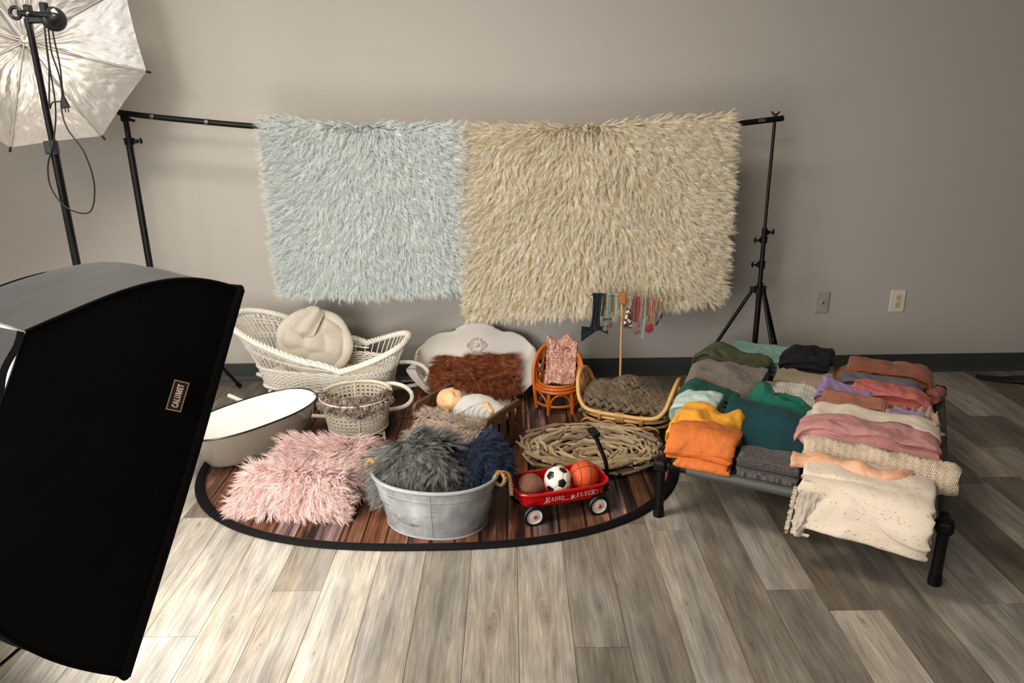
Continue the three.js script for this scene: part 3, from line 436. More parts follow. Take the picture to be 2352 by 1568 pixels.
// ---------------------------------------------------------------- folded cloths
// a cloth of thickness t following a path in its cross-section (z, y), extruded along x over length L
function clothGeo(path, t, L, o = {}) {
  const { seg = 36, smooth = 6, wob = 0.006, seed = 1, us = 1, vs = 1, ends = 0.35 } = o;
  const c = new THREE.CatmullRomCurve3(path.map((q) => V(q[0], q[1], 0)), false, 'centripetal'), n = path.length * smooth, P = c.getPoints(n), up = [], dn = [];
  for (let i = 0; i <= n; i++) { const a = P[Math.max(0, i - 1)], b = P[Math.min(n, i + 1)], l = Math.hypot(b.x - a.x, b.y - a.y) || 1, nx = -(b.y - a.y) / l, ny = (b.x - a.x) / l, e = Math.sqrt(clamp(Math.min(i, n - i) / 1.5, 0.15, 1)), h = (t / 2) * e; up.push([P[i].x + nx * h, P[i].y + ny * h]); dn.push([P[i].x - nx * h, P[i].y - ny * h]); }
  const mid = up.map((q, i) => [(q[0] + dn[i][0]) / 2, (q[1] + dn[i][1]) / 2]), ring = [...up, ...dn.slice().reverse()], core = [...mid, ...mid.slice().reverse()], m = ring.length, pos = [], uv = [], idx = [];
  const NB = o.soft === 0 ? 0 : 3, bn = (t / 2) * (o.soft ?? 1), rows = []; for (let s = 0; s < NB; s++) { const a = ((s + 0.35) / (NB + 0.35)) * PI / 2; rows.push([-0.5 * L + bn * (1 - Math.sin(a)), Math.cos(PI / 2 - a)]); } const mainN = seg - 2 * NB; for (let s = 0; s <= mainN; s++) rows.push([lerp(-0.5 * L + bn, 0.5 * L - bn, s / mainN), 1]); for (let s = NB - 1; s >= 0; s--) rows.push([-rows[s][0], rows[s][1]]);
  let per = 0; const len = ring.map((q, i) => { if (i) per += Math.hypot(q[0] - ring[i - 1][0], q[1] - ring[i - 1][1]); return per; });
  const zs = path.map((q) => q[0]), ys = path.map((q) => q[1]), z0 = Math.min(...zs), z1 = Math.max(...zs), y0 = Math.min(...ys), y1 = Math.max(...ys), cz = (z0 + z1) / 2, cy = (y0 + y1) / 2;
  const shape = o.shape ?? ((x, z, y) => [x, z, y]);
  const put = (i, q0, xx, k, f, c0) => { const q = [lerp(c0[0], q0[0], f), lerp(c0[1], q0[1], f)];
    let x = xx * L, e = 1 - (Math.abs(xx) * 2) ** 8 * 0.14 * ends; let z = cz + (q[0] - cz) * e, y = y0 + (q[1] - y0) * e;
    // the ends of the layers do not line up exactly
    x += (Math.abs(xx) * 2) ** 6 * 0.012 * noise(q[1] * 60, q[0] * 8, seed + 2) * Math.sign(xx) * (o.ragged ?? 1);
    const w = wob * (q[1] - y0) / Math.max(0.02, y1 - y0);
    y += w * 1.3 * fbm(x * 8, z * 9, seed, 3) * 2; z += wob * 1.4 * fbm(x * 6, y * 12, seed + 4, 3) * 2;
    const r = shape(x, z, y, (q[1] - y0) / Math.max(1e-4, y1 - y0), xx); pos.push(r[0], r[2], r[1]); uv.push(x * us, k * vs);
  };
  const last = rows.length - 1; for (let s = 0; s <= last; s++) for (let i = 0; i <= m; i++) put(s, ring[i % m], rows[s][0] / L, i === m ? per : len[i], rows[s][1], core[i % m]);
  for (let s = 0; s < last; s++) for (let i = 0; i < m; i++) { const a = s * (m + 1) + i, b = a + m + 1; idx.push(a, b, a + 1, b, b + 1, a + 1); }
  const tri = THREE.ShapeUtils.triangulateShape(ring.map((q) => new THREE.Vector2(...q)), []);
  for (const [s, flip] of [[0, false], [last, true]]) { const base = pos.length / 3; for (let i = 0; i < m; i++) { const k = (s * (m + 1) + i) * 3; pos.push(pos[k], pos[k + 1], pos[k + 2]); uv.push(ring[i][0] * us, ring[i][1] * vs); } for (const f of tri) flip ? idx.push(base + f[0], base + f[1], base + f[2]) : idx.push(base + f[0], base + f[2], base + f[1]); }
  const g = new THREE.BufferGeometry(); g.setAttribute('position', new THREE.Float32BufferAttribute(pos, 3)); g.setAttribute('uv', new THREE.Float32BufferAttribute(uv, 2)); g.setIndex(idx); g.computeVertexNormals(); return g;
}
// n layers folded to and fro; folds face the camera (+z) when first = 1
function zigzag(n, W, H, o = {}) {
  const t = H / n, path = [], s = o.first ?? 1; let dir = s;
  for (let k = 0; k < n; k++) {
    const y = t * (k + 0.5), a = -dir * (W / 2 - t / 2), b = dir * (W / 2 - t / 2 - (o.step ?? 0) * k), yy = (z) => y + (o.dome ?? 0) * (k / n) * (1 - (2 * z / W) ** 2);
    for (let i = 0; i <= 4; i++) { const z = lerp(a, b, i / 4); path.push([z, yy(z)]); }
    if (k < n - 1) path.push([b + dir * t * 0.55, y + t / 2]);
    dir = -dir;
  }
  return { path, t: t * 0.94 };
}
function spiral(turns, W, H, t) { const p = []; const n = Math.ceil(turns * 14); for (let i = 0; i <= n; i++) { const a = (i / 14) * 2 * PI - PI / 2, k = 1 - (i / n) * 0.85; p.push([Math.cos(-a) * (W / 2 - t / 2) * k, H / 2 + Math.sin(a) * (H / 2 - t / 2) * k]); } return { path: p.reverse(), t: t * 0.95 }; }
const clothMat = (color, o = {}) => { if (o.tex === grain && !o.map && !o.keep) { o = { ...o, tex: creaseTex, rep: 3.6, bump: 0.009 }; } return mat(color, o.rough ?? 0.92, { sheen: o.sheen ?? 0.5, sheenRoughness: 0.6, sheenColor: new THREE.Color(color).lerp(new THREE.Color('#ffffff'), 0.25), bumpMap: again(o.tex ?? weaveTex, o.rep ?? 60, o.rep ?? 60), bumpScale: o.bump ?? 0.0006, ...(o.map ? { map: o.map } : {}) }); };
// a: centre along the front rail, b: centre towards the wall, y: underside, L: length along the rail, turn: extra turn, tilt: far edge up (+), roll: right end up (+)
function cloth(name, label, geo, m, a, b, y, { turn = 0, tilt = 0, roll = 0, group } = {}) {
  const [x, z] = cotP(a, b), o = part(scene, numbered(name), geo, m); o.position.set(x, y, z); o.rotation.set(tilt, COT.yaw + turn, roll, 'YXZ'); o.userData = { label, category: 'cloth' }; if (group) o.userData.group = group; return o;
}
const zz = (n, W, H, L, o = {}) => { const q = zigzag(n, W, H, o); return clothGeo(q.path, q.t, L, o); };
// layers folded along the rail: the loops show at the left or right end, the soft layer edges face the camera
const lay = (n, L, H, W, o = {}) => { const q = zigzag(n, L, H, { first: -1, ...o }); return clothGeo(q.path, q.t, W, { seg: 22, ...o, shape: o.shape ? (x, z, y, k, u) => { const r = o.shape(z, -x, y, k, z / L); return [-r[1], r[0], r[2]]; } : undefined }).rotateY(PI / 2); };
const rr = (turns, W, H, t, L, o = {}) => { const q = spiral(turns, W, H, t); return clothGeo(q.path, q.t, L, o); };
const DK = COT_H + 0.004;
// cloth prints and relief
const speck = (base, dots, n, seed, w = 256, stretch = 2) => { const r = rng(seed), a = Array.from({ length: n }, () => [r() * w, r() * w, 0.8 + 1.8 * r(), dots[Math.floor(r() * dots.length)], r()]); return canvasTexture(w, w, (c) => { c.fillStyle = base; c.fillRect(0, 0, w, w); for (const [x, y, s, col, al] of a) { c.globalAlpha = 0.3 + 0.7 * al; c.fillStyle = col; for (const ox of [-w, 0, w]) { c.beginPath(); c.ellipse(x + ox, y, s * stretch, s * 0.8, 0.2, 0, 6.3); c.fill(); } } }); };
const tile = (t, x, y) => { const c = again(t, x, y); c.wrapS = c.wrapT = THREE.RepeatWrapping; return c; };
const ribTex = texture(64, 64, (x, y) => { const v = 255 * Math.abs(Math.sin((x / 64) * PI * 2)) ** 0.7 * (0.8 + 0.2 * Math.abs(Math.sin(y / 64 * PI * 4))); return [v, v, v]; }, false);
const knitTex = texture(128, 128, (x, y) => { const row = Math.floor(y / 32), k = ((x + (row & 1) * 16) % 32) / 32 - 0.5, l = (y % 32) / 32 - 0.5, d = Math.hypot(k * 1.1, l * 1.25), v = 255 * clamp(1.05 - d * 2.1, 0, 1); return [v, v, v]; }, false);
const waffleTex = texture(64, 64, (x, y) => { const v = 255 * Math.min(1, 0.25 + 0.75 * Math.abs(Math.sin(x / 64 * PI * 2)) * (0.5 + 0.5 * Math.abs(Math.sin(y / 64 * PI * 2)))); return [v, v, v]; }, false);
const heather = (c1, c2, seed) => { const r = rng(seed), A = new THREE.Color(c1), B = new THREE.Color(c2), S = (c) => { const q = c.clone().convertLinearToSRGB(); return [q.r * 255, q.g * 255, q.b * 255]; }, p = S(A), q = S(B), a = Array.from({ length: 128 * 128 }, () => r()); return texture(128, 128, (x, y) => { let s = 0; for (let i = -3; i <= 3; i++) s += a[y * 128 + ((x + i) & 127)]; const k = clamp((s / 7 - 0.5) * 3.2 + 0.5, 0, 1); return [0, 1, 2].map((c) => lerp(p[c], q[c], k)); }); };

// ---- left column, front to back
{ // orange: five layers, last layer hangs short in front
  const q = { path: [[0.05, 0.014], [-0.06, 0.014], [-0.07, 0.03], [-0.05, 0.044], [0.06, 0.044], [0.072, 0.06], [0.05, 0.074], [-0.055, 0.074], [-0.068, 0.088], [-0.05, 0.103], [0.0, 0.112], [0.045, 0.106], [0.066, 0.086], [0.076, 0.05]], t: 0.026 };
  cloth('folded_cloth', 'bright orange cloth folded thick at the front left corner of the cot', clothGeo(q.path, q.t, 0.232, { seed: 3, wob: 0.008, seg: 40, smooth: 5, shape: (x, z, y, k, u) => [x + 0.012 * k, z - 0.01 * u, y + 0.008 * Math.sin((u + 0.5) * PI)] }), clothMat('#d2702c', { tex: grain, sheen: 0.3, rough: 0.8 }), 0.118, 0.085, DK, { turn: 0.02 });
  const low = part(scene.children[scene.children.length - 1], 'lower_fold', zz(3, 0.05, 0.062, 0.185, { seed: 4, wob: 0.005, step: 0.003 }), clothMat('#d2702c', { tex: grain, sheen: 0.3, rough: 0.8 })); low.position.set(0.024, 0.002, 0.076);
}
cloth('folded_cloth', 'golden mustard yellow cloth folded behind the orange one', lay(3, 0.225, 0.115, 0.16, { seed: 5, wob: 0.014, dome: 0.012, step: 0.004, shape: (x, z, y, k, u) => [x - 0.02 * k * (u < -0.25 ? 1 : 0), z + 0.012 * Math.sin(u * 9) * k, y + 0.014 * noise(x * 18, z * 14, 5) * k] }), clothMat('#eaa330', { tex: grain, rep: 30, bump: 0.0004 }), 0.098, 0.225, DK, { tilt: 0.1, turn: -0.02 });
cloth('folded_cloth', 'pale mint green cloth folded behind the mustard one', lay(2, 0.19, 0.11, 0.15, { seed: 7, wob: 0.01, dome: 0.02 }), clothMat('#bcd0c9', { tex: grain, rep: 30, bump: 0.0003 }), 0.05, 0.385, DK, { tilt: 0.16, turn: -0.03 });
cloth('folded_cloth', 'dark bottle green cloth rolled behind the pale mint one', lay(2, 0.24, 0.1, 0.12, { seed: 9, wob: 0.01, dome: 0.01, shape: (x, z, y, k, u) => [x, z, y - 0.02 * k * (u + 0.5)] }), clothMat('#11503f', { tex: grain, rep: 30, bump: 0.0004 }), 0.05, 0.55, DK, { tilt: 0.1, turn: -0.08 });
cloth('folded_cloth', 'grey brown cloth flecked with glitter, hanging over the left edge of the cot', zz(2, 0.24, 0.11, 0.33, { seed: 11, wob: 0.014, dome: 0.03, shape: (x, z, y, k, u) => [x, z, y - 0.11 * smoothstep(-u, 0.28, 0.55) * (0.4 + 0.6 * smoothstep(z, -0.05, 0.1)) + 0.02 * k * noise(x * 9, z * 9, 4)] }), clothMat('#ffffff', { tex: grain, rep: 24, bump: 0.0016, map: tile(speck('#756b60', ['#e9dfd0', '#c9bda9', '#f7f1e6', '#4d453d'], 900, 8, 256, 1), 6, 6) }), 0.05, 0.735, DK, { tilt: 0.08, turn: -0.12 });
cloth('folded_cloth', 'olive green cloth rolled thick at the back left of the cot', lay(2, 0.33, 0.112, 0.15, { seed: 13, wob: 0.012, dome: 0.012, shape: (x, z, y, k, u) => [x, z, y - 0.02 * k * (u + 0.3)] }), clothMat('#4b4f38', { tex: grain, rep: 30, bump: 0.0004 }), 0.05, 0.985, DK, { tilt: 0.12, turn: -0.16 });
cloth('folded_cloth', 'sage blue green cloth lying flat behind the olive roll', lay(3, 0.3, 0.09, 0.16, { seed: 15, wob: 0.006 }), clothMat('#7fa39a', { tex: grain, rep: 30 }), 0.13, 1.125, DK + 0.012, { tilt: 0.2, turn: -0.05 });
// teal: one big cloth spread over the middle, pulled up at its back left corner
cloth('folded_cloth', 'large deep teal cloth spread over the middle of the cot', clothGeo([[0.2, 0.012], [0.1, 0.03], [0.0, 0.058], [-0.1, 0.085], [-0.17, 0.092], [-0.19, 0.07]], 0.022, 0.3, { seed: 17, wob: 0.005, seg: 40, smooth: 6, ends: 0, shape: (x, z, y, k, u) => [x + 0.06 * (z + 0.1), z + 0.08 * (u + 0.5) * 0.4, y + 0.006 * smoothstep(-u, 0.2, 0.5) * smoothstep(-z, 0.02, 0.18) - 0.03 * smoothstep(-z, 0.05, 0.19) - 0.02 * smoothstep(u, 0.2, 0.5)] }), clothMat('#0d4149', { tex: ribTex, rep: 70, bump: 0.0005 }), 0.285, 0.275, DK + 0.035, { turn: -0.05 });
cloth('folded_cloth', 'charcoal heather grey cloth folded at the front edge right of the orange one', zz(2, 0.13, 0.085, 0.2, { seed: 19, wob: 0.006, dome: 0.012, first: -1 }), clothMat('#ffffff', { tex: grain, rep: 20, bump: 0.0009, map: tile(heather('#2e2b2b', '#6d6864', 4), 9, 9) }), 0.352, 0.055, DK, { tilt: 0.06 });
// emerald: a soft crumpled heap with a knot of cloth on the left
{
  const geo = sheet((u, v) => { const a = u * 2 * PI, q = v, cx = Math.cos(a) * 0.135 * q * (1 + 0.09 * Math.sin(3 * a)), cz = Math.sin(a) * 0.105 * q * (1 + 0.08 * Math.cos(2 * a + 1));
    const roll = 0.05 * Math.exp(-((((cx + 0.062 - 0.25 * cz) / 0.042) ** 2 + ((cz + 0.03) / 0.062) ** 2) ** 1.6)), fold = (w, off, k) => { const d = cz * 0.9 - cx * k - off; return 0.02 * Math.exp(-((d / w) ** 2)) * smoothstep(cx, -0.05, 0.02); };
    const rid = 1 - Math.abs(noise(cx * 17 + cz * 7, cz * 20 - cx * 6, 4)) * 2; const h = 0.042 * (1 - q ** 3) + roll + fold(0.017, 0.035, 0.25) + fold(0.014, -0.005, 0.15) * 0.8 + 0.014 * rid * (1 - q ** 4) + 0.004 * fbm(cx * 50, cz * 50, 3, 3);
    return [cx, Math.max(0.002, h) * (q > 0.985 ? 0.15 : 1), cz]; }, 96, 44, { weld: true });
  cloth('crumpled_cloth', 'emerald green cloth crumpled in a soft heap behind the deep teal one', geo, clothMat('#15705c', { tex: grain, rep: 20 }), 0.3, 0.525, DK + 0.062, { turn: 0.05 });
}
cloth('folded_cloth', 'white lacy cloth lying loose under the beige one', zz(2, 0.22, 0.045, 0.27, { seed: 23, wob: 0.014, dome: 0.006, ragged: 3 }), clothMat('#ddd8cf', { tex: waffleTex, rep: 40, bump: 0.0018 }), 0.3, 0.79, DK, { turn: 0.05, tilt: 0.02 });
cloth('folded_cloth', 'beige linen cloth folded under the black one', lay(4, 0.235, 0.06, 0.24, { seed: 25, wob: 0.006, dome: 0.004 }), clothMat('#cbb89c', { tex: weaveTex, rep: 80, bump: 0.0007 }), 0.345, 0.975, DK + 0.01, { tilt: 0.08, turn: 0.02 });
cloth('folded_cloth', 'black cloth folded on top of the beige one, against the wall side', lay(2, 0.21, 0.078, 0.18, { seed: 27, wob: 0.012, dome: 0.012 }), clothMat('#0b0a0a', { tex: grain, sheen: 0.15 }), 0.355, 1.07, DK + 0.05, { tilt: 0.14, turn: 0.03 });
// ---- right column, front to back
{ // confetti cloth: thick, draped over the front rail, with a diagonal top flap and a frayed left end
  const M = clothMat('#ffffff', { tex: grain, rep: 14, bump: 0.0013, map: tile(speck('#f3e3ce', ['#c8793f', '#b5532e', '#d79a6a', '#9b6a4a'], 330, 31, 512, 2.4), 3.6, 3.6) });
  const geo = clothGeo([[-0.1, 0.012], [-0.02, 0.03], [0.06, 0.034], [0.105, 0.012], [0.118, -0.035], [0.121, -0.078]], 0.05, 0.375, { seed: 33, wob: 0.008, seg: 48, smooth: 7, ends: 0.5, us: 1, vs: 1, shape: (x, z, y, k, u) => [x + (y < 0 ? 0.12 * y * -1 * (u < 0 ? -0.4 : -0.3) : 0), z, y + (0.02 * (u + 0.5)) * (y < 0 ? -1 : 0) + 0.006 * Math.sin((u + 0.5) * PI)] });
  const c = cloth('folded_cloth', 'cream cloth with orange flecks and a frayed edge, draped over the front rail', geo, M, 0.652, 0.02, DK + 0.02, { turn: -0.02 });
  part(c, 'flap', clothGeo([[-0.085, 0.072], [-0.01, 0.074], [0.06, 0.07], [0.118, 0.052], [0.152, 0.0], [0.158, -0.05]], 0.02, 0.37, { seed: 35, wob: 0.006, seg: 48, smooth: 6, shape: (x, z, y, k, u) => { const cut = lerp(0.1, 1.0, smoothstep(u, -0.5, 0.45)); const zz_ = z > 0.06 ? 0.06 + (z - 0.06) * cut : z; const yy = z > 0.06 ? lerp(0.068, y, cut) : y; return [x, zz_, yy + 0.004 * Math.sin((u + 0.5) * PI)]; } }), M);
  part(c, 'turned_corner', sheet((u, v) => { const x = -0.178 - 0.012 * v + 0.055 * u * (1 - 0.35 * v), y = lerp(0.05, -0.09, v) , z = 0.13 + 0.02 * Math.sin(u * PI) * v + 0.008 * noise(u * 4, v * 5, 3); return [x + 0.008 * noise(v * 9, u * 5, 9), y - 0.012 * u * v, z + 0.012 * v]; }, 12, 24), M);
  const r = rng(12), fr = [];
  for (let i = 0; i < 260; i++) { const v = r(), x = -0.19 - 0.012 * v, y = lerp(0.05, -0.1, v), z = 0.11 + 0.045 * r(); fr.push(rod([x + 0.004, y, z], [x - 0.003 - 0.007 * r(), y + 0.008 * (r() - 0.5), z + 0.006 * (r() - 0.5)], 0.0006, 4)); }
  for (let i = 0; i < 110; i++) { const x = -0.19 + 0.055 * r(); fr.push(rod([x, -0.09, 0.146], [x + 0.006 * (r() - 0.5), -0.094 - 0.008 * r(), 0.148], 0.0006, 4)); }
  stuff(part(c, 'frayed_edge', merge(fr), mat('#e6d8c4', 0.9)));
}
cloth('rolled_cloth', 'peach cloth in a thin soft roll lying on the flecked cream one', rr(1.35, 0.088, 0.058, 0.022, 0.345, { seed: 37, wob: 0.01, seg: 44, shape: (x, z, y, k, u) => [x, z + 0.014 * Math.sin(u * 7) - 0.02 * u, y + 0.005 * Math.sin(u * 19) * k] }), clothMat('#f2b896', { tex: grain }), 0.597, 0.055, DK + 0.07, { turn: -0.04 });
cloth('rolled_cloth', 'chunky oatmeal knit cloth rolled behind the peach one, its ends fraying', rr(1.6, 0.125, 0.115, 0.036, 0.455, { seed: 39, wob: 0.01, seg: 60, shape: (x, z, y, k, u) => [x, z + 0.012 * Math.sin(u * 5) + 0.004 * Math.sin(u * 130), y + 0.0025 * Math.sin(u * 190) + 0.012 * (u > 0.3 ? (u - 0.3) : 0)] }), clothMat('#ffffff', { tex: knitTex, rep: 40, bump: 0.004, map: tile(speck('#ead3b8', ['#eadcc8', '#f4ead9', '#cfae90', '#e0b595'], 260, 41, 256, 1.2), 6, 6) }), 0.672, 0.16, DK + 0.026, { turn: -0.005, tilt: 0.05 });
cloth('folded_cloth', 'dusty pink cloth in a thick smooth roll, rounded at its left end', lay(2, 0.46, 0.1, 0.15, { seed: 43, wob: 0.009, seg: 22, smooth: 10, shape: (x, z, y, k, u) => [x, z - 0.035 * (u + 0.5) * k + 0.03 * (1 - k) * smoothstep(-u, -0.2, 0.2), y + 0.012 * Math.sin((u + 0.5) * PI) - 0.008 * k * (u + 0.5)] }), clothMat('#cf9491', { tex: grain, rep: 30, bump: 0.0003, sheen: 0.4, rough: 0.75 }), 0.648, 0.298, DK + 0.03, { turn: 0.0 });
cloth('folded_cloth', 'cream lacy knit cloth backed with peach, behind the dusty pink roll', lay(3, 0.42, 0.105, 0.14, { seed: 45, wob: 0.007, dome: 0.008, smooth: 9 }), clothMat('#ffffff', { tex: waffleTex, rep: 55, bump: 0.0012, map: tile(speck('#ecdcc8', ['#c9b49b', '#efe4d5', '#b99d84'], 300, 47, 256, 1), 9, 9) }), 0.625, 0.455, DK + 0.02, { tilt: 0.1 });
cloth('rolled_cloth', 'small peach roll at the right end of the cream lacy cloth', rr(1.4, 0.05, 0.045, 0.014, 0.13, { seed: 46, wob: 0.004 }), clothMat('#eab892', { tex: grain }), 0.775, 0.5, DK + 0.085, { turn: -0.12 });
cloth('folded_cloth', 'terracotta ribbed cloth folded in front of the lavender one', lay(3, 0.24, 0.085, 0.11, { seed: 49, wob: 0.006, smooth: 12, shape: (x, z, y, k, u) => [x, z + 0.0014 * Math.sin(x * 560), y + 0.0014 * Math.sin(x * 560)] }), clothMat('#b9775f', { tex: ribTex, rep: 46, bump: 0.0016 }), 0.555, 0.62, DK + 0.035, { tilt: 0.1, turn: -0.03 });
cloth('folded_cloth', 'pale pink cloth with small flowers and ruffled tiers, at the right edge', zz(3, 0.15, 0.085, 0.21, { seed: 51, wob: 0.013, ragged: 3, shape: (x, z, y, k, u) => [x, z + 0.01 * Math.sin(u * 34) * k, y + 0.008 * Math.sin(u * 46 + z * 30) * k] }), clothMat('#ffffff', { tex: grain, rep: 20, map: tile(speck('#cfae9c', ['#8c4f43', '#a86a58', '#e6d3c3', '#dfc7b6'], 90, 53, 256, 1), 6, 6) }), 0.755, 0.64, DK + 0.01, { turn: 0.06 });
cloth('folded_cloth', 'small mauve cloth tucked between the ribbed and the flowered ones', lay(3, 0.12, 0.07, 0.1, { seed: 52, wob: 0.014 }), clothMat('#b598bd', { tex: grain }), 0.735, 0.575, DK + 0.045, { turn: -0.35, tilt: 0.1 });
cloth('folded_cloth', 'lavender cloth in thin folds left of the coral one', lay(5, 0.19, 0.1, 0.13, { seed: 55, wob: 0.01, dome: 0.008, smooth: 6, shape: (x, z, y, k, u) => [x, z, y + 0.018 * k * smoothstep(-u, 0.1, 0.5)] }), clothMat('#a58bb6', { tex: grain, rep: 30 }), 0.515, 0.735, DK + 0.012, { tilt: 0.12, turn: -0.05 });
cloth('folded_cloth', 'coral pink felted cloth, softly rounded, in the right column', lay(2, 0.29, 0.115, 0.14, { seed: 57, wob: 0.01, dome: 0.018, smooth: 9, first: 1 }), clothMat('#c9706a', { tex: grain, rep: 20, bump: 0.0009 }), 0.66, 0.8, DK, { tilt: 0.1, turn: 0.02 });
cloth('folded_cloth', 'slate grey cloth folded behind the coral one', lay(3, 0.31, 0.11, 0.12, { seed: 59, wob: 0.009, dome: 0.008, smooth: 9 }), clothMat('#6f6c74', { tex: grain, rep: 30 }), 0.635, 0.915, DK, { tilt: 0.1, turn: 0.02 });
cloth('folded_cloth', 'rust brown boucle cloth folded high at the back right of the cot', lay(3, 0.33, 0.122, 0.16, { seed: 61, wob: 0.014, dome: 0.008, smooth: 9 }), clothMat('#ffffff', { tex: grain, rep: 16, bump: 0.0018, map: tile(heather('#7d3c22', '#ba6a44', 6), 8, 8) }), 0.64, 1.055, DK, { tilt: 0.06, turn: 0.02 });
cloth('folded_cloth', 'mauve pink cloth peeping out behind the rust brown one', zz(2, 0.1, 0.12, 0.15, { seed: 63, wob: 0.006, dome: 0.01 }), clothMat('#a8756f', { tex: grain }), 0.735, 1.125, DK, { turn: 0.05 });
cloth('rolled_cloth', 'old rose cloth rolled on the right rail beside the rust brown one', rr(2.2, 0.07, 0.06, 0.012, 0.1, { seed: 65, wob: 0.004 }), clothMat('#a76659', { tex: grain }), 0.845, 0.99, DK + 0.02, { turn: PI / 2 - 0.3 });

// ---------------------------------------------------------------- white wicker bassinet on curled runners
const superE = (t, a, b, n) => { const c = Math.cos(t), s = Math.sin(t); return [Math.sign(c) * Math.abs(c) ** (2 / n) * a, Math.sign(s) * Math.abs(s) ** (2 / n) * b]; };
const whiteWicker = mat('#e9e3d8', 0.55), whiteCane = mat('#efe9de', 0.4, { clearcoat: 0.2 });
{
  const g = thing('wicker_bassinet', 'white wicker bassinet with a high braided hood end, on curled cane runners', 'bassinet', [-0.9, 0, 0.38], -0.145);
  const yr = (t) => { const c = Math.cos(t); return 0.255 + 0.035 * Math.max(0, -Math.sin(t)) * Math.abs(c) ** 0.5 + 0.095 * Math.max(0, (c - 0.2) / 0.8) ** 1.05 + 0.195 * Math.max(0, (0.2 - c) / 1.2) ** 0.9; };
  const Y0 = 0.13, body = (t, k) => { const b = superE(t, 0.315, 0.125, 3.4), r = superE(t, Math.cos(t) > 0 ? 0.4 : 0.465, 0.196, Math.cos(t) > 0 ? 2.9 : 2.4), e = k ** 1.5; return [lerp(b[0], r[0], e), lerp(Y0, yr(t), k), lerp(b[1], r[1], e)]; };
  const kAt = (t, y) => clamp((y - Y0) / (yr(t) - Y0), 0, 1), inward = (t) => [Math.cos(t), Math.sin(t)];
  const loop = (fn, n, r, amp, k2, rad = 5) => tube(new THREE.CatmullRomCurve3(Array.from({ length: n }, (_, i) => { const t = (i / n) * 2 * PI, p = fn(t), d = amp * (i % 2 ? 1 : -1) * k2; return V(p[0] + Math.cos(t) * d, p[1], p[2] + Math.sin(t) * d); }), true), r, n * 2, rad, true);
  const NS = 62;
  stuff(part(g, 'stake', merge(Array.from({ length: NS }, (_, i) => { const t = ((i + 0.5) / NS) * 2 * PI; return tube([0, 0.25, 0.5, 0.75, 1].map((k) => body(t, k)), 0.0026, 6, 5); })), whiteWicker));
  stuff(part(g, 'woven_band', merge(Array.from({ length: 11 }, (_, j) => loop((t) => body(t, kAt(t, 0.136 + j * 0.0085)), NS * 2, 0.0042, 0.0032, j % 2 ? 1 : -1))), whiteWicker));
  const twist = (fn, r, R, turns, strands, n) => Array.from({ length: strands }, (_, s) => tube(new THREE.CatmullRomCurve3(Array.from({ length: n }, (_, i) => { const t = (i / n) * 2 * PI, p = fn(t), a = turns * t + (s / strands) * 2 * PI; return V(p[0] + Math.cos(t) * Math.cos(a) * R * 1.2, p[1] + Math.sin(a) * R, p[2] + Math.sin(t) * Math.cos(a) * R * 1.2); }), true), r, n, 6, true));
  part(g, 'band_braid', merge(twist((t) => body(t, kAt(t, 0.231)), 0.0042, 0.004, 30, 2, 300)), whiteWicker);
  part(g, 'base_braid', merge(twist((t) => body(t, 0), 0.005, 0.005, 30, 2, 300)), whiteWicker);
  part(g, 'braided_rim', merge(twist((t) => { const p = body(t, 1); return [p[0], p[1] + 0.004, p[2]]; }, 0.0068, 0.0092, 34, 4, 480)), whiteWicker);
  // open work on the hood: crossing strands, two rows of beads, loops below the rim
  const hood = (q) => PI * (0.42 + 1.16 * q), lat = [], beads = [];
  for (let i = 0; i < 44; i++) for (const s of [-1, 1]) { const q = i / 44; lat.push(tube([0, 0.33, 0.66, 1].map((k) => { const t = hood(q + s * k * 0.022), y0 = 0.235; return body(t, lerp(kAt(t, y0 + 0.45 * (yr(t) - y0)), 0.97, k)); }), 0.0019, 6, 4)); }
  for (const f of [0.42, 0.5, 0.74, 0.82]) lat.push(tube(Array.from({ length: 60 }, (_, i) => { const t = hood(i / 59), y = 0.235; return body(t, kAt(t, y + f * (yr(t) - y))); }), 0.0026, 118, 5));
  for (const f of [0.46, 0.9]) for (let i = 0; i < 34; i++) { const t = hood((i + 0.5) / 34), y = 0.235, p = body(t, kAt(t, y + f * (yr(t) - y))), o = inward(t); beads.push(ball(0.0055, p[0] + o[0] * 0.003, p[1], p[2] + o[1] * 0.003, 10)); }
  stuff(part(g, 'open_work', merge(lat), whiteWicker)); stuff(part(g, 'bead', merge(beads), whiteWicker));
  part(g, 'base', at(slab(Array.from({ length: 48 }, (_, i) => superE((i / 48) * 2 * PI, 0.312, 0.122, 3.4)), 0.01), 0, Y0 + 0.006, 0, PI / 2), whiteWicker);
  part(g, 'mattress', at(slab(Array.from({ length: 48 }, (_, i) => superE((i / 48) * 2 * PI, 0.3, 0.112, 3)), 0.05, 0.02), 0, Y0 + 0.036, 0, PI / 2), clothMat('#efe6d3', { tex: grain, rep: 20 }));
  for (const s of [-1, 1]) {
    const z = s * 0.148;
    part(g, 'runner', tube([[-0.455, 0.1, z], [-0.34, 0.055, z], [-0.2, 0.022, z], [-0.04, 0.012, z], [0.12, 0.018, z], [0.25, 0.042, z], [0.34, 0.062, z], [0.415, 0.082, z], [0.452, 0.115, z], [0.456, 0.148, z], [0.43, 0.178, z], [0.38, 0.194, z], [0.315, 0.19, z]], 0.0105, 60, 10), whiteCane);
    for (const x of [-0.24, 0.2]) { const l = part(g, 'leg', rod([x, 0.018, z], [x, 0.135, z], 0.009, 10), whiteCane); part(l, 'binding', merge([cyl(0.0115, 0.0115, 0.012, 12, x, 0.03, z)]), whiteCane); }
  }
  for (const x of [-0.24, 0.2]) part(g, 'cross_bar', rod([x, 0.06, -0.135], [x, 0.06, 0.135], 0.007), whiteCane);
}
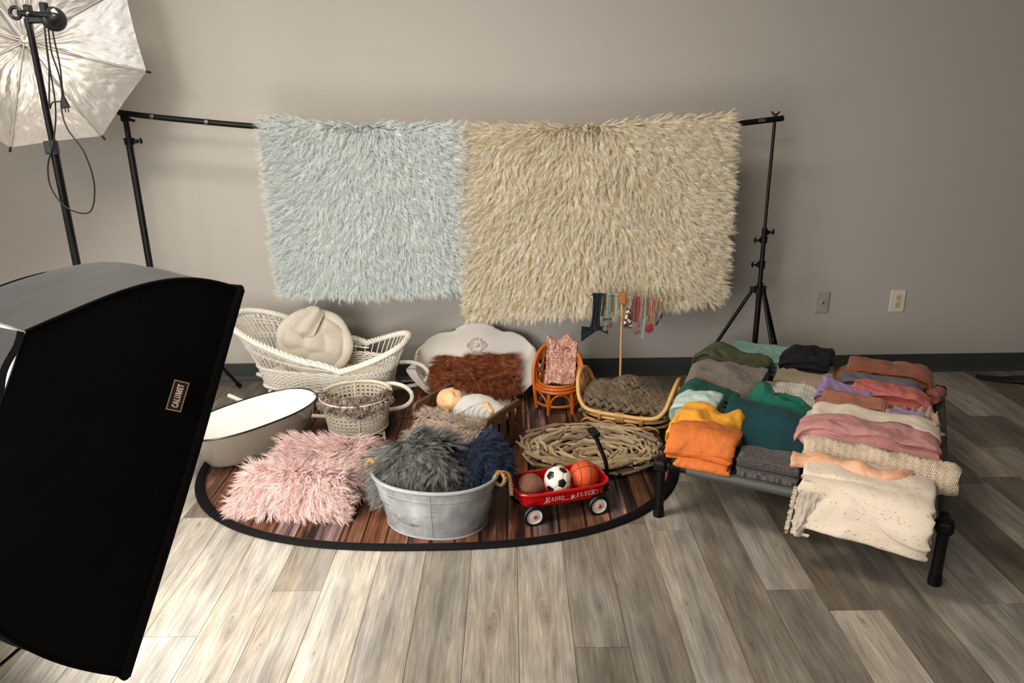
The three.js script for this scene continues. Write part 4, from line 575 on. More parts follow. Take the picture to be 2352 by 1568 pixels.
// ---------------------------------------------------------------- round posing cushion
{
  const g = thing('posing_cushion', 'round cream plush cushion with quilted centre and folded flap, leaning in the white bassinet', 'cushion', [-0.962, 0.325, 0.345]);
  g.rotation.set(-0.42, 0.1, -0.42, 'YXZ');
  const m = mat('#eee4d2', 0.95, { sheen: 0.9, sheenRoughness: 0.5, sheenColor: new THREE.Color('#fff8ec'), bumpMap: again(grain, 8, 8), bumpScale: 0.002 });
  const A = 0.168, B = 0.146, sites = [[-0.55, -0.2], [0.05, -0.05], [0.6, 0.18], [0.35, -0.6], [-0.25, -0.7], [-0.35, 0.5], [0.35, 0.75]];
  part(g, 'quilted_centre', sheet((u, v) => { const a = u * 2 * PI, r = v * 0.9, x = Math.cos(a) * r, y = Math.sin(a) * r; let d1 = 9, d2 = 9; for (const s of sites) { const d = Math.hypot(x - s[0], y - s[1]); if (d < d1) { d2 = d1; d1 = d; } else if (d < d2) d2 = d; } const puff = 0.022 * Math.sqrt(smoothstep(d2 - d1, -0.02, 0.5)); return [x * A, y * B, 0.03 + 0.018 * (1 - r * r) + puff * smoothstep(1 - r, 0.02, 0.25) + 0.002 * fbm(x * 8, y * 8, 2, 3)]; }, 96, 40, { weld: true, us: 6, vs: 2 }), m);
  const ring = new THREE.CatmullRomCurve3(Array.from({ length: 40 }, (_, i) => { const a = (i / 40) * 2 * PI; return V(Math.cos(a) * A * 0.95, Math.sin(a) * B * 0.95, 0.014 + 0.006 * Math.sin(a * 5)); }), true);
  part(g, 'rolled_rim', tube(ring, (t) => 0.027 + 0.003 * Math.sin(t * 40) + 0.004 * noise(t * 9, 2), 120, 16, true), m);
  part(g, 'cushion_back', sheet((u, v) => { const a = u * 2 * PI, r = v; return [Math.cos(a) * r * A * 0.98, Math.sin(a) * r * B * 0.98, -0.055 * Math.sqrt(1 - r * r * 0.96)]; }, 64, 20, { weld: true }), m);
  part(g, 'flap', sheet((u, v) => { const a = u * 2 * PI, k = Math.min(1, Math.sin(v * PI) * 2.2) ** 0.5, w = 0.062 * k * (1 - 0.3 * v), p = 0.03 * k; const x = -0.062 + 0.02 * v + Math.cos(a) * w, y = lerp(0.0, 0.162, v) , z = 0.055 + Math.sin(a) * p + 0.007 * Math.sin(5 * a + v * 3) * k + 0.008 * fbm(Math.cos(a) * 3, v * 5, 3, 3) * k + 0.015 * v; return [x, y, z]; }, 48, 24, { weld: true, us: 3, vs: 2 }), m);
}
// ---------------------------------------------------------------- cane basket and its curly fleece
{
  const g = thing('cane_basket', 'small round off-white cane webbing basket on short legs, behind the pink fur', 'basket', [-0.7, 0, 0.715]);
  const R = (y) => 0.128 + (y - 0.05) * 0.16, H0 = 0.05, H1 = 0.2, cm = mat('#e6dcc8', 0.45), web = [];
  const circ = (y, r, k = 0) => tube(new THREE.CatmullRomCurve3(Array.from({ length: 32 }, (_, i) => { const a = (i / 32) * 2 * PI; return V(Math.cos(a) * R(y), y + k, Math.sin(a) * R(y)); }), true), r, 72, 5, true);
  for (let j = 0; j < 8; j++) { const y = H0 + 0.014 + j * 0.0172; web.push(circ(y, 0.0013), circ(y + 0.005, 0.0013)); }
  const NV = 42, PV = (a, y) => [Math.cos(a) * R(y), y, Math.sin(a) * R(y)];
  for (let i = 0; i < NV; i++) { const a = (i / NV) * 2 * PI; for (const d of [0, 0.034]) web.push(rod(PV(a + d, H0), PV(a + d, H1), 0.0013, 4)); for (const s of [-1, 1]) web.push(tube([0, 0.25, 0.5, 0.75, 1].map((k) => PV(a + 0.017 + s * k * 8 * (2 * PI / NV), lerp(H0, H1, k))), 0.0012, 12, 4)); }
  stuff(part(g, 'cane_webbing', merge(web), cm));
  part(g, 'rim', tube(new THREE.CatmullRomCurve3(Array.from({ length: 40 }, (_, i) => { const a = (i / 40) * 2 * PI; return V(Math.cos(a) * (R(H1) + 0.002), H1 + 0.004, Math.sin(a) * (R(H1) + 0.002)); }), true), 0.0078, 96, 10, true), cm);
  part(g, 'rim_wrap', tube(Array.from({ length: 200 }, (_, i) => { const t = i / 199, a = PI * 0.85 + t * 0.75, b = t * 80; return [Math.cos(a) * (R(H1) + 0.002 + 0.0085 * Math.cos(b)), H1 + 0.004 + 0.0085 * Math.sin(b), Math.sin(a) * (R(H1) + 0.002 + 0.0085 * Math.cos(b))]; }), 0.0014, 400, 4), cm);
  part(g, 'base_ring', circ(H0, 0.0068), cm);
  part(g, 'bottom', at(cyl(R(H0), R(H0), 0.006, 40), 0, H0, 0), cm);
  for (let i = 0; i < 4; i++) { const a = 0.42 + (i * PI) / 2; part(g, 'post', rod(PV(a + 0.9, H0), PV(a + 0.9, H1), 0.0046), cm); part(g, 'leg', tube([[Math.cos(a - 0.12) * 0.12, 0.046, Math.sin(a - 0.12) * 0.12], [Math.cos(a) * 0.134, 0.03, Math.sin(a) * 0.134], [Math.cos(a) * 0.137, 0.0, Math.sin(a) * 0.137]], 0.0062, 12, 8), cm); part(g, 'leg_brace', tube([[Math.cos(a + 0.25) * 0.128, 0.046, Math.sin(a + 0.25) * 0.128], [Math.cos(a + 0.06) * 0.134, 0.032, Math.sin(a + 0.06) * 0.134], [Math.cos(a) * 0.137, 0.004, Math.sin(a) * 0.137]], 0.005, 10, 8), cm); }
  const f = thing('curly_fleece', 'small grey brown curly fleece draped over the rim of the cane basket', 'fleece', [-0.7, 0.2, 0.715]);
  const fl = (u, v) => { const a = lerp(0.02, 3.05, u) + 0.06 * noise(u * 8, v * 4), s = v; if (s < 0.4) { const k = s / 0.4; return [Math.cos(a) * lerp(0.03, R(H1) - 0.012, k), lerp(-0.035, 0.004, k ** 1.5), Math.sin(a) * lerp(0.03, R(H1) - 0.012, k)]; } const k = (s - 0.4) / 0.6, drop = (0.055 + 0.03 * noise(u * 9, 3)) * Math.sin(u * PI) ** 0.35, y = 0.018 - k * k * drop, rr_ = lerp(R(H1) - 0.012, R(H1) + 0.012, Math.min(1, k * 3)) - 0.1 * 0.16 * k * 0.5; return [Math.cos(a) * rr_, k < 0.33 ? lerp(0.004, 0.018, k * 3) : y, Math.sin(a) * rr_]; };
  part(f, 'hide', sheet(fl, 40, 24), mat('#6d5f52', 0.95));
  const S = finite(fl);
  fur(f, 'curls', { count: 1500, seed: 71, colors: ['#a39180', '#7d6d5f', '#bcab9c', '#5a4d42', '#cbbdad'], len: [0.02, 0.042], width: 0.012, lift: 0.7, turn: 1.5, jitter: 0.2, variants: 5, lock: { strands: 5, wave: 0.42, freq: 1.7, spread: 0.7, rad: 0.085, arc: 0.5, seg: 14 }, surf: (r) => { const s = S(r() * 0.98, r() * 0.98); if (s.n.y < -0.1) s.n.negate(); const o = V(s.p.x, 0.02, s.p.z).normalize(); if (s.n.dot(o) < 0 && s.p.y < 0.0) s.n.negate(); s.d = V(r() - 0.5, -0.4, r() - 0.5); return s; } });
}
// ---------------------------------------------------------------- enamel bathtub
{
  const g = thing('toy_bathtub', 'small enamel bathtub, white inside and taupe outside with a dark rim', 'bathtub', [-1.097, 0, 0.907], PI / 4);
  const H = 0.2, wall = (t, k, o = 0) => { const e = Math.min(1, k) ** 0.75, a = lerp(0.2, 0.286, e) - o, b = lerp(0.085, 0.158, e) - o, s = superE(t, a, b, 2.35); return [s[0], lerp(0.028, H, k) + 0.012 * (s[0] / 0.265) * k, s[1]]; };
  const out = mat('#8d8376', 0.16, { clearcoat: 0.8, clearcoatRoughness: 0.08 }), inn = mat('#f1efea', 0.12, { clearcoat: 0.8, clearcoatRoughness: 0.05 });
  part(g, 'outer_shell', sheet((u, v) => { const t = u * 2 * PI; if (v < 0.15) { const k = v / 0.15, s = wall(t, 0); return [s[0] * k, 0.026 + 0.004 * k ** 4, s[2] * k]; } return wall(t, (v - 0.15) / 0.85); }, 96, 30, { weld: true }), out);
  part(g, 'inner_shell', sheet((u, v) => { const t = u * 2 * PI; if (v < 0.3) { const k = v / 0.3, s = wall(t, 0.12, 0.012); return [s[0] * k * 0.97, 0.04 + 0.012 * k ** 4, s[2] * k * 0.97]; } return wall(t, lerp(0.14, 1, (v - 0.3) / 0.7), 0.005); }, 96, 30, { weld: true }), inn);
  part(g, 'rim', tube(new THREE.CatmullRomCurve3(Array.from({ length: 80 }, (_, i) => V(...wall((i / 80) * 2 * PI, 1, 0.0015))), true), 0.004, 160, 10, true), mat('#1b1b19', 0.25, { clearcoat: 0.6 }));
  for (const [x, z] of [[-0.075, 0.1], [0.12, 0.1], [-0.075, -0.1], [0.12, -0.1]]) { const f = part(g, 'foot', merge([ball(0.02, x, 0.05, z, 16), tube([[x, 0.055, z], [x, 0.03, z * 1.12], [x, 0.012, z * 1.1]], (t) => 0.014 - 0.005 * t, 8, 10), ball(0.012, x, 0.0115, z * 1.1, 12)]), mat('#777064', 0.3, { metalness: 0.4 })); parts(f, 'claw', [-0.012, -0.004, 0.004, 0.012].map((d) => tube([[x + d * 0.7, 0.062, z * 1.08], [x + d, 0.045, z * 1.24], [x + d * 0.6, 0.026, z * 1.2]], 0.0035, 8, 6)), mat('#857d70', 0.3, { metalness: 0.4 })); }
}
// ---------------------------------------------------------------- pink fur over a little wooden bed
{
  const bx = thing('doll_bed', 'small wooden doll bed almost hidden under the pink fur', 'doll bed', [-0.785, 0, 1.21], -0.1);
  const wd = mat('#7a4a2c', 0.55, { bumpMap: again(grain, 6, 1), bumpScale: 0.0008 });
  part(bx, 'headboard', rbox(0.29, 0.1, 0.016, 0.004, 0.035, 0.055, -0.145), wd); part(bx, 'footboard', rbox(0.29, 0.12, 0.016, 0.004, 0.0, 0.065, 0.15), wd); part(bx, 'bed_base', rbox(0.27, 0.02, 0.28, 0.004, 0.01, 0.055, 0), wd);
  for (const s of [-1, 1]) part(bx, 'side_rail', rbox(0.014, 0.04, 0.28, 0.003, 0.01 + s * 0.136, 0.06, 0), wd);
  for (const s of [-1, 1]) for (const z of [-0.145, 0.15]) part(bx, 'foot', rbox(0.022, 0.02, 0.022, 0.004, (z < 0 ? 0.035 : 0) + s * 0.132, 0.0125, z), wd);
  const g = thing('fur_throw', 'long-haired pink fur draped over a little bed on the oval mat', 'fur throw', [-0.785, 0, 1.21], -0.1);
  const prof = new THREE.CatmullRomCurve3([[-0.178, 0.02], [-0.168, 0.09], [-0.14, 0.128], [-0.06, 0.125], [0.02, 0.102], [0.075, 0.092], [0.115, 0.118], [0.15, 0.145], [0.182, 0.12], [0.197, 0.07], [0.205, 0.02]].map((q) => V(q[1], 0, q[0])));
  const fn = (u, v) => { const p = prof.getPoint(clamp(v, 0, 1)), q = (u - 0.5) * 2, hw = 0.145 + 0.02 * v, sk = 0.05 - 0.065 * v; let y = p.x, x; const e = Math.abs(q); if (e < 0.8) x = (q / 0.8) * hw; else { const k = (e - 0.8) / 0.2; x = Math.sign(q) * (hw + 0.022 * Math.sin(k * PI / 2)); y = lerp(p.x, 0.03, k ** 1.4 * (q > 0 ? 0.7 : 0.9)); } return [x + sk + 0.008 * noise(v * 5, u * 3, 4), y + 0.006 * noise(u * 6, v * 6, 8) + (e < 0.8 ? 0.006 * (1 - e) : 0), p.z + 0.01 * noise(u * 5, 7, v * 4)]; };
  part(g, 'hide', sheet(fn, 50, 60), mat('#c99b94', 0.95));
  const S = finite(fn, 0.003);
  fur(g, 'pile', { count: 8500, seed: 83, colors: ['#eccfca', '#e4bfb9', '#f3ddd8', '#dcb2ab', '#eed2c8'], len: [0.045, 0.09], width: 0.012, lift: 0.5, turn: 0.8, jitter: 0.1, variants: 6, lock: { strands: 5, wave: 0.32, freq: 1.4, spread: 0.9, rad: 0.085, arc: 0.6, seg: 10, taper: 0.88 },
    surf: (r) => { const u = lerp(0.01, 0.99, r()), v = lerp(0.02, 0.985, r()), s = S(u, v); if (s.n.y < 0) s.n.negate(); if (s.n.dot(V(u - 0.5, 0.3, v > 0.75 ? 1 : v < 0.08 ? -1 : 0)) < 0) s.n.negate(); const q = (u - 0.5) * 2, a = noise(u * 5, v * 5, 3); s.d = V(q * 1.1 + a * 1.2, -0.1, v > 0.62 ? 1.0 : v < 0.2 ? -0.5 - a : 0.35 + noise(u * 5, v * 5, 9) * 1.2); return s; } });
}

// ---------------------------------------------------------------- small white settee
{
  const g = thing('toy_settee', 'small white painted settee with flared arms, chipped edges and a carved medallion', 'settee', [-0.19, 0, 0]);
  const white = mat('#e7e1d8', 0.5), K = [[-0.21, 0.34, -0.292, 0.335, 0.17], [-0.21, 0.27, -0.292, 0.27, 0.178], [-0.21, 0.2, -0.295, 0.2, 0.188], [-0.2, 0.137, -0.29, 0.12, 0.203], [-0.165, 0.134, -0.25, 0.102, 0.247], [-0.13, 0.134, -0.19, 0.098, 0.276], [-0.09, 0.132, -0.13, 0.096, 0.284], [-0.065, 0.132, -0.092, 0.095, 0.306], [-0.03, 0.132, -0.05, 0.095, 0.323], [0, 0.132, 0, 0.095, 0.327]];
  const full = [...K, ...K.slice(0, -1).reverse().map((q) => [-q[0], q[1], -q[2], q[3], q[4]])];
  const lo = new THREE.CatmullRomCurve3(full.map((q) => V(q[0], 0, q[1]))), hi = new THREE.CatmullRomCurve3(full.map((q) => V(q[2], q[4], q[3])));
  const n = full.length - 1;
  const shell = (s, k, off) => { const a = lo.getPoint(s), b = hi.getPoint(s), a2 = lo.getPoint(Math.min(1, s + 0.01)), a1 = lo.getPoint(Math.max(0, s - 0.01)), tx = a2.x - a1.x, tz = a2.z - a1.z, l = Math.hypot(tx, tz) || 1, nx = tz / l, nz = -tx / l; const e = Math.sin((k * PI) / 2) ** 1.0, y = lerp(0.045, b.y, k); return [lerp(a.x, b.x, e * 0.6 + 0.4 * k) + nx * off, y, lerp(a.z, b.z, k) + nz * off]; };
  const th = (s) => 0.018 + 0.03 * smoothstep(Math.abs(s - 0.5), 0.42, 0.5);
  for (const [nm, sa, sb] of [['arm', 0, 3 / 18], ['back', 3 / 18, 15 / 18], ['arm', 15 / 18, 1]]) part(g, nm, sheet((s0, v) => { const s = lerp(sa, sb, s0), T_ = th(s); if (v < 0.42) return shell(s, v / 0.42, 0); if (v < 0.58) { const a = ((v - 0.42) / 0.16) * PI, p = shell(s, 1, T_ / 2 - (T_ / 2) * Math.cos(a)); return [p[0], p[1] + 0.008 * Math.sin(a), p[2]]; } return shell(s, 1 - (v - 0.58) / 0.42, T_ * (1 - 0.4 * ((v - 0.58) / 0.42))); }, 80, 60), white);
  for (const s of [0, 1]) part(g, 'arm_front', sheet((u, v) => { const p = shell(s, v, th(s) * u * (1 - 0.4 * (1 - v))); return [p[0], p[1] + (v > 0.99 ? 0.006 * Math.sin(u * PI) : 0), p[2] + 0.001]; }, 6, 24), white);
  part(g, 'seat', rbox(0.42, 0.022, 0.21, 0.005, 0, 0.092, 0.235), white); part(g, 'apron', rbox(0.41, 0.05, 0.016, 0.004, 0, 0.058, 0.33), white);
  for (const s of [-1, 1]) { part(g, 'leg', tube([[s * 0.19, 0.05, 0.315], [s * 0.196, 0.025, 0.32], [s * 0.2, 0.002, 0.322]], (t) => 0.014 - 0.006 * t, 8, 10), white); part(g, 'leg', tube([[s * 0.17, 0.06, 0.15], [s * 0.176, 0.002, 0.14]], (t) => 0.014 - 0.006 * t, 8, 10), white); }
  // chipped paint along the top edge
  const r = rng(3), chip = mat('#6b5c4e', 0.8);
  const chips = []; for (const [s0, s1, c] of [[0.31, 0.37, 9], [0.62, 0.7, 12], [0.12, 0.16, 5]]) for (let i = 0; i < c; i++) { const s = lerp(s0, s1, r()), p = shell(s, 1, 0.009 * r()); chips.push(new THREE.SphereGeometry(0.004 * (0.4 + r()), 6, 4).scale(1.8, 0.5, 0.7).translate(p[0], p[1] + 0.0065, p[2])); }
  stuff(part(g, 'paint_chip', merge(chips), chip));
  // carved medallion: oval beaded frame, leaf scrolls and a flower
  const me = [], MX = 0.0, MY = 0.222, A = 0.05, B = 0.036;
  const z = (y) => 0.132 - 0.037 * ((y - 0.045) / 0.28) + 0.006;
  for (let i = 0; i < 30; i++) { const a = (i / 30) * 2 * PI, s = superE(a, A, B, 1.5); me.push(ball(0.0042 * (i % 5 === 0 ? 1.5 : 1), MX + s[0], MY + s[1], z(MY + s[1]), 8)); }
  me.push(tube(new THREE.CatmullRomCurve3(Array.from({ length: 40 }, (_, i) => { const s = superE((i / 40) * 2 * PI, A * 0.78, B * 0.78, 1.6); return V(MX + s[0], MY + s[1], z(MY + s[1]) + 0.001); }), true), 0.0026, 60, 6, true));
  for (let i = 0; i < 6; i++) { const a = (i / 6) * 2 * PI; me.push(new THREE.SphereGeometry(0.006, 10, 6).scale(1.3, 0.8, 0.6).rotateZ(a).translate(MX + Math.cos(a) * 0.008, MY + Math.sin(a) * 0.008, z(MY) + 0.002)); }
  me.push(ball(0.005, MX, MY, z(MY) + 0.005, 10));
  for (const sx of [-1, 1]) for (const sy of [-1, 1]) me.push(tube([[MX + sx * 0.012, MY + sy * 0.004, z(MY)], [MX + sx * 0.024, MY + sy * 0.012, z(MY)], [MX + sx * 0.028, MY + sy * 0.003, z(MY)], [MX + sx * 0.02, MY + sy * 0.001, z(MY)]], (t) => 0.003 - 0.0012 * t, 14, 6));
  part(g, 'medallion', merge(me), white);
}
{
  const g = thing('fleece', 'shaggy rust brown fleece spread over the seat and back of the white settee', 'fleece', [-0.195, 0, 0.2]);
  const prof = new THREE.CatmullRomCurve3([[-0.053, 0.158], [-0.046, 0.142], [-0.03, 0.12], [0.03, 0.108], [0.1, 0.108], [0.14, 0.106], [0.155, 0.085], [0.16, 0.05]].map((q) => V(q[1], 0, q[0])));
  const fn = (u, v) => { const p = prof.getPoint(clamp(v, 0, 1)), hw = lerp(0.192, 0.205, v) + 0.015 * noise(v * 7, 3) , x = (u - 0.5) * 2 * hw; return [x, p.x + 0.016 * (v < 0.15 ? Math.abs(noise(u * 4, 2)) * (0.15 - v) / 0.15 * 2 : 0) + 0.008 * noise(u * 7, v * 7, 2) + 0.008, p.z + 0.006]; };
  part(g, 'hide', sheet(fn, 40, 40), mat('#7a3b1d', 0.95));
  const S = finite(fn);
  fur(g, 'pile', { count: 6500, seed: 97, colors: ['#9a5230', '#b0623a', '#7d3d1f', '#c27c50', '#a3592d', '#62301a'], len: [0.035, 0.075], width: 0.011, lift: 0.3, turn: 1.5, jitter: 0.18, variants: 6, lock: { strands: 7, wave: 0.3, freq: 1.2, spread: 1.1, rad: 0.06, arc: 0.5, seg: 11 },
    surf: (r) => { const u = r(), v = r() * 0.99, s = S(clamp(u, 0.005, 0.99), v); if (s.n.dot(V(0, 0.6, 1)) < 0) s.n.negate(); const k = noise(u * 4, v * 4, 6), k2 = noise(u * 4 + 5, v * 4, 1); s.d = V((u - 0.5) * 1.2 + 2.4 * k, -0.3 + 1.6 * k2, 0.4 + k); if (v < 0.2) s.d.z += 1.2; return s; } });
}
// ---------------------------------------------------------------- wooden doll bed, its fur and the swaddled doll
const BED = { x: -0.2, z: 0.82, yaw: -Math.atan2(0.19, 0.309) };
const bedP = (x, y, z) => { const c = Math.cos(BED.yaw), s = Math.sin(BED.yaw); return [BED.x + c * x + s * z, y, BED.z - s * x + c * z]; };   // x from head to foot, z towards the near side
{
  const g = thing('doll_bed', 'dark walnut doll bed with slatted head and foot boards, holding the swaddled doll', 'doll bed', [BED.x, 0, BED.z], BED.yaw);
  const wood = mat('#ffffff', 0.45, { map: texture(128, 256, (x, y) => { const v = fbm(x * 0.09, y * 0.012, 3, 4), f = noise(x * 0.7, y * 0.03, 5), t = 1 + 0.55 * v + 0.2 * f; return [92 * t, 60 * t, 38 * t]; }), clearcoat: 0.2, clearcoatRoughness: 0.4 });
  const board = (x) => {
    const W = 0.285, H = 0.2, r = 0.028, sh = new THREE.Shape(); sh.moveTo(-W / 2, 0); sh.lineTo(-W / 2, H - r); sh.quadraticCurveTo(-W / 2, H, -W / 2 + r, H); sh.lineTo(W / 2 - r, H); sh.quadraticCurveTo(W / 2, H, W / 2, H - r); sh.lineTo(W / 2, 0); sh.lineTo(W / 2 - 0.03, 0); sh.lineTo(W / 2 - 0.045, 0.02); sh.lineTo(-W / 2 + 0.045, 0.02); sh.lineTo(-W / 2 + 0.03, 0); sh.closePath();
    const iw = (W - 0.05 - 3 * 0.026) / 4, holes = [0, 1, 2, 3].map((i) => { const x0 = -W / 2 + 0.025 + i * (iw + 0.026), x1 = x0 + iw, y0 = 0.068, y1 = H - 0.028, q = 0.006, p = new THREE.Path(); p.moveTo(x0 + q, y0); p.lineTo(x1 - q, y0); p.quadraticCurveTo(x1, y0, x1, y0 + q); p.lineTo(x1, y1 - q); p.quadraticCurveTo(x1, y1, x1 - q, y1); p.lineTo(x0 + q, y1); p.quadraticCurveTo(x0, y1, x0, y1 - q); p.lineTo(x0, y0 + q); p.quadraticCurveTo(x0, y0, x0 + q, y0); return p; });
    return slab(sh, 0.016, 0.002, holes).rotateY(PI / 2).translate(x, 0.005, 0);
  };
  part(g, 'headboard', board(-0.182), wood); part(g, 'footboard', board(0.182), wood);
  for (const s of [-1, 1]) part(g, 'side_rail', rbox(0.35, 0.05, 0.014, 0.003, 0, 0.06, s * 0.132), wood);
  part(g, 'bed_base', rbox(0.35, 0.012, 0.26, 0.003, 0, 0.05, 0), wood);
  for (const s of [-1, 1]) for (const y of [0.045, 0.075]) part(g, 'bolt', at(cyl(0.0042, 0.0042, 0.004, 12), 0.191, y, s * 0.132, 0, 0, PI / 2), chrome);
}
{
  const g = thing('fur_throw', 'taupe long-haired fur under the swaddled doll, spilling over the walnut bed', 'fur throw', [BED.x, 0, BED.z], BED.yaw);
  const fn = (u, v) => { const q = (v - 0.5) * 2, x = (u - 0.5) * 0.31; let z, y; if (q < 0.62) { z = lerp(-0.15, 0.135, (q + 1) / 1.62); y = 0.118 + 0.024 * Math.cos(z * 13) ** 2 * 0.6 + 0.012 * noise(u * 5, v * 5, 2) - (z < -0.12 ? (0.12 + z) * -1.0 : 0); y += 0.03 * smoothstep(z, 0.05, 0.13); } else { const k = (q - 0.62) / 0.38; z = 0.135 + 0.05 * Math.sin(k * PI / 2); y = lerp(0.148, 0.03, k ** 1.3); } return [x * (1 + 0.1 * smoothstep(q, 0.5, 1)), y, z]; };
  part(g, 'hide', sheet(fn, 40, 50), mat('#b59c82', 0.95));
  const S = finite(fn, 0.003);
  fur(g, 'pile', { count: 6500, seed: 103, colors: ['#e4d4c2', '#d8c3ac', '#eee3d6', '#cdb59c', '#e0ccbb'], len: [0.035, 0.07], width: 0.01, lift: 0.55, turn: 1.1, jitter: 0.12, variants: 5, lock: { strands: 6, wave: 0.26, freq: 1.4, spread: 1.0, rad: 0.062, arc: 0.5, seg: 10, taper: 0.88 },
    surf: (r) => { const u = lerp(0.02, 0.98, r()), v = r() * 0.985, s = S(u, v); if (s.n.dot(V(0, 1, v > 0.8 ? 1 : 0)) < 0) s.n.negate(); s.d = V(noise(u * 5, v * 5, 3) * 1.6 - 0.2, 0, v < 0.25 ? -1 : v > 0.6 ? 1 : noise(u * 5, v * 6, 9) * 2); s.len = v < 0.2 ? 1.25 : 1; const X = (u - 0.5) * 0.31; if (v > 0.3 && v < 0.68 && Math.abs(s.p.z) < 0.06) s.len = 0.5; return s; } });
  // distance fields for the doll
  const smin = (a, b, k) => { const h = Math.max(k - Math.abs(a - b), 0) / k; return Math.min(a, b) - h * h * k * 0.25; };
  const ell = (p, c, r) => { const x = (p[0] - c[0]) / r[0], y = (p[1] - c[1]) / r[1], z = (p[2] - c[2]) / r[2], l = Math.hypot(x, y, z); return (l - 1) * Math.min(...r); };
  const cap = (p, a, b, ra, rb) => { const ab = [b[0] - a[0], b[1] - a[1], b[2] - a[2]], ap = [p[0] - a[0], p[1] - a[1], p[2] - a[2]], t = clamp((ab[0] * ap[0] + ab[1] * ap[1] + ab[2] * ap[2]) / (ab[0] ** 2 + ab[1] ** 2 + ab[2] ** 2), 0, 1); return Math.hypot(ap[0] - ab[0] * t, ap[1] - ab[1] * t, ap[2] - ab[2] * t) - lerp(ra, rb, t); };
  const mesh3 = (field, c, half, res) => { const mc = new MarchingCubes(res, mat('#fff'), true, false, 200000); mc.isolation = 0; let i = 0; for (let z = 0; z < res; z++) for (let y = 0; y < res; y++) for (let x = 0; x < res; x++) mc.field[i++] = -field([c[0] + ((x - res / 2) / (res / 2)) * half, c[1] + ((y - res / 2) / (res / 2)) * half, c[2] + ((z - res / 2) / (res / 2)) * half]); mc.update(); const n = mc.count, P = new Float32Array(mc.positionArray.slice(0, n * 3)), N = new Float32Array(mc.normalArray.slice(0, n * 3)); for (let k = 0; k < n * 3; k++) P[k] = P[k] * half + c[k % 3]; const q = new THREE.BufferGeometry(); q.setAttribute('position', new THREE.BufferAttribute(P, 3)); const w = mergeVertices(q, 1e-5); w.computeVertexNormals(); return w; };
  // head frame: x right of the doll, y crown, z out of the face
  const head = (p) => {
    const m = [Math.abs(p[0]), p[1], p[2]];
    let d = ell(p, [0, 0.016, -0.012], [0.049, 0.05, 0.058]);
    d = smin(d, ell(p, [0, -0.016, 0.008], [0.04, 0.04, 0.042]), 0.03);
    d = smin(d, ell(m, [0.022, -0.024, 0.028], [0.02, 0.019, 0.017]), 0.018);         // cheeks
    d = smin(d, ell(p, [0, -0.046, 0.03], [0.014, 0.011, 0.012]), 0.014);            // chin
    d = smin(d, cap(p, [0, -0.001, 0.048], [0, -0.014, 0.056], 0.0045, 0.0062), 0.009);  // nose
    d = smin(d, ell(m, [0.0055, -0.0155, 0.0515], [0.0042, 0.0036, 0.0045]), 0.004);
    d = smin(d, ell(m, [0.0185, 0.0035, 0.0405], [0.0115, 0.0068, 0.0075]), 0.006);     // closed lids
    d = smin(d, ell(m, [0.014, 0.0125, 0.0415], [0.013, 0.0045, 0.004]), 0.016);              // brow
    d = smin(d, cap(m, [0, -0.0268, 0.0492], [0.009, -0.0275, 0.045], 0.0034, 0.0018), 0.004); // upper lip
    d = smin(d, cap(m, [0, -0.0345, 0.0472], [0.007, -0.0335, 0.044], 0.0036, 0.0018), 0.004); // lower lip
    d = Math.max(d, -ell(p, [0, -0.0305, 0.052], [0.008, 0.0019, 0.008]));            // parted mouth
    d = Math.max(d, -cap(m, [0.0105, 0.0005, 0.05], [0.0265, -0.0008, 0.0435], 0.0013, 0.0013)); // lash line
    d = Math.max(d, -ell(m, [0.0028, -0.0185, 0.0565], [0.0014, 0.0013, 0.004]));     // nostrils
    let e = ell(m, [0.0485, -0.008, -0.012], [0.006, 0.0165, 0.0105]); e = Math.max(e, -ell(m, [0.0535, -0.007, -0.009], [0.0045, 0.0105, 0.0062])); d = smin(d, e, 0.004);  // ears
    d = smin(d, cap(p, [0, -0.04, -0.012], [0, -0.075, -0.016], 0.022, 0.024), 0.016);  // neck
    return d;
  };
  const hg = mesh3(head, [0, -0.006, 0.0], 0.082, 120);
  const basis = (y, zdir) => { const Y = V(...y).normalize(), Z = V(...zdir); Z.addScaledVector(Y, -Z.dot(Y)).normalize(); return new THREE.Matrix4().makeBasis(V().crossVectors(Y, Z), Y, Z); };
  hg.applyMatrix4(basis([-0.93, 0.26, 0.06], [0.4, 0.8, 0.42]).setPosition(-0.084, 0.192, 0.006));
  // foot: y towards the toes, z sole up-facing side
  const toe = [[-0.012, 0.036, 0.0048], [-0.0035, 0.0372, 0.0036], [0.0035, 0.036, 0.0033], [0.0098, 0.0335, 0.003], [0.0152, 0.03, 0.0028]];
  const footF = (p) => { let d = cap(p, [0, -0.012, 0], [0.001, 0.02, 0.001], 0.0115, 0.0135); d = smin(d, cap(p, [0.0, -0.012, 0], [0.0, -0.03, -0.03], 0.011, 0.0155), 0.012); d = Math.max(d, -(p[2] + 0.0115 + 0)); for (const [x, y, r] of toe) d = smin(d, cap(p, [x * 0.85, y - 0.014, 0.001], [x, y, 0.0005], r * 0.9, r), 0.0025); return d; };
  const fg = mesh3(footF, [0, 0, -0.008], 0.052, 48).applyMatrix4(basis([-0.75, 0.66, -0.1], [0.6, 0.7, 0.4]).scale(V(0.95, 0.95, 0.95)).setPosition(0.128, 0.2, 0.02));
  const torso = mesh3((p) => smin(cap(p, [-0.02, 0.17, 0.0], [0.07, 0.165, 0.0], 0.04, 0.034), cap(p, [0.07, 0.165, 0], [0.118, 0.19, 0.016], 0.026, 0.012), 0.03), [0.05, 0.165, 0], 0.16, 40);
  const d = thing('newborn_doll', 'newborn practice doll with closed eyes, swaddled in white, lying in the walnut bed', 'doll', [BED.x, 0, BED.z], BED.yaw);
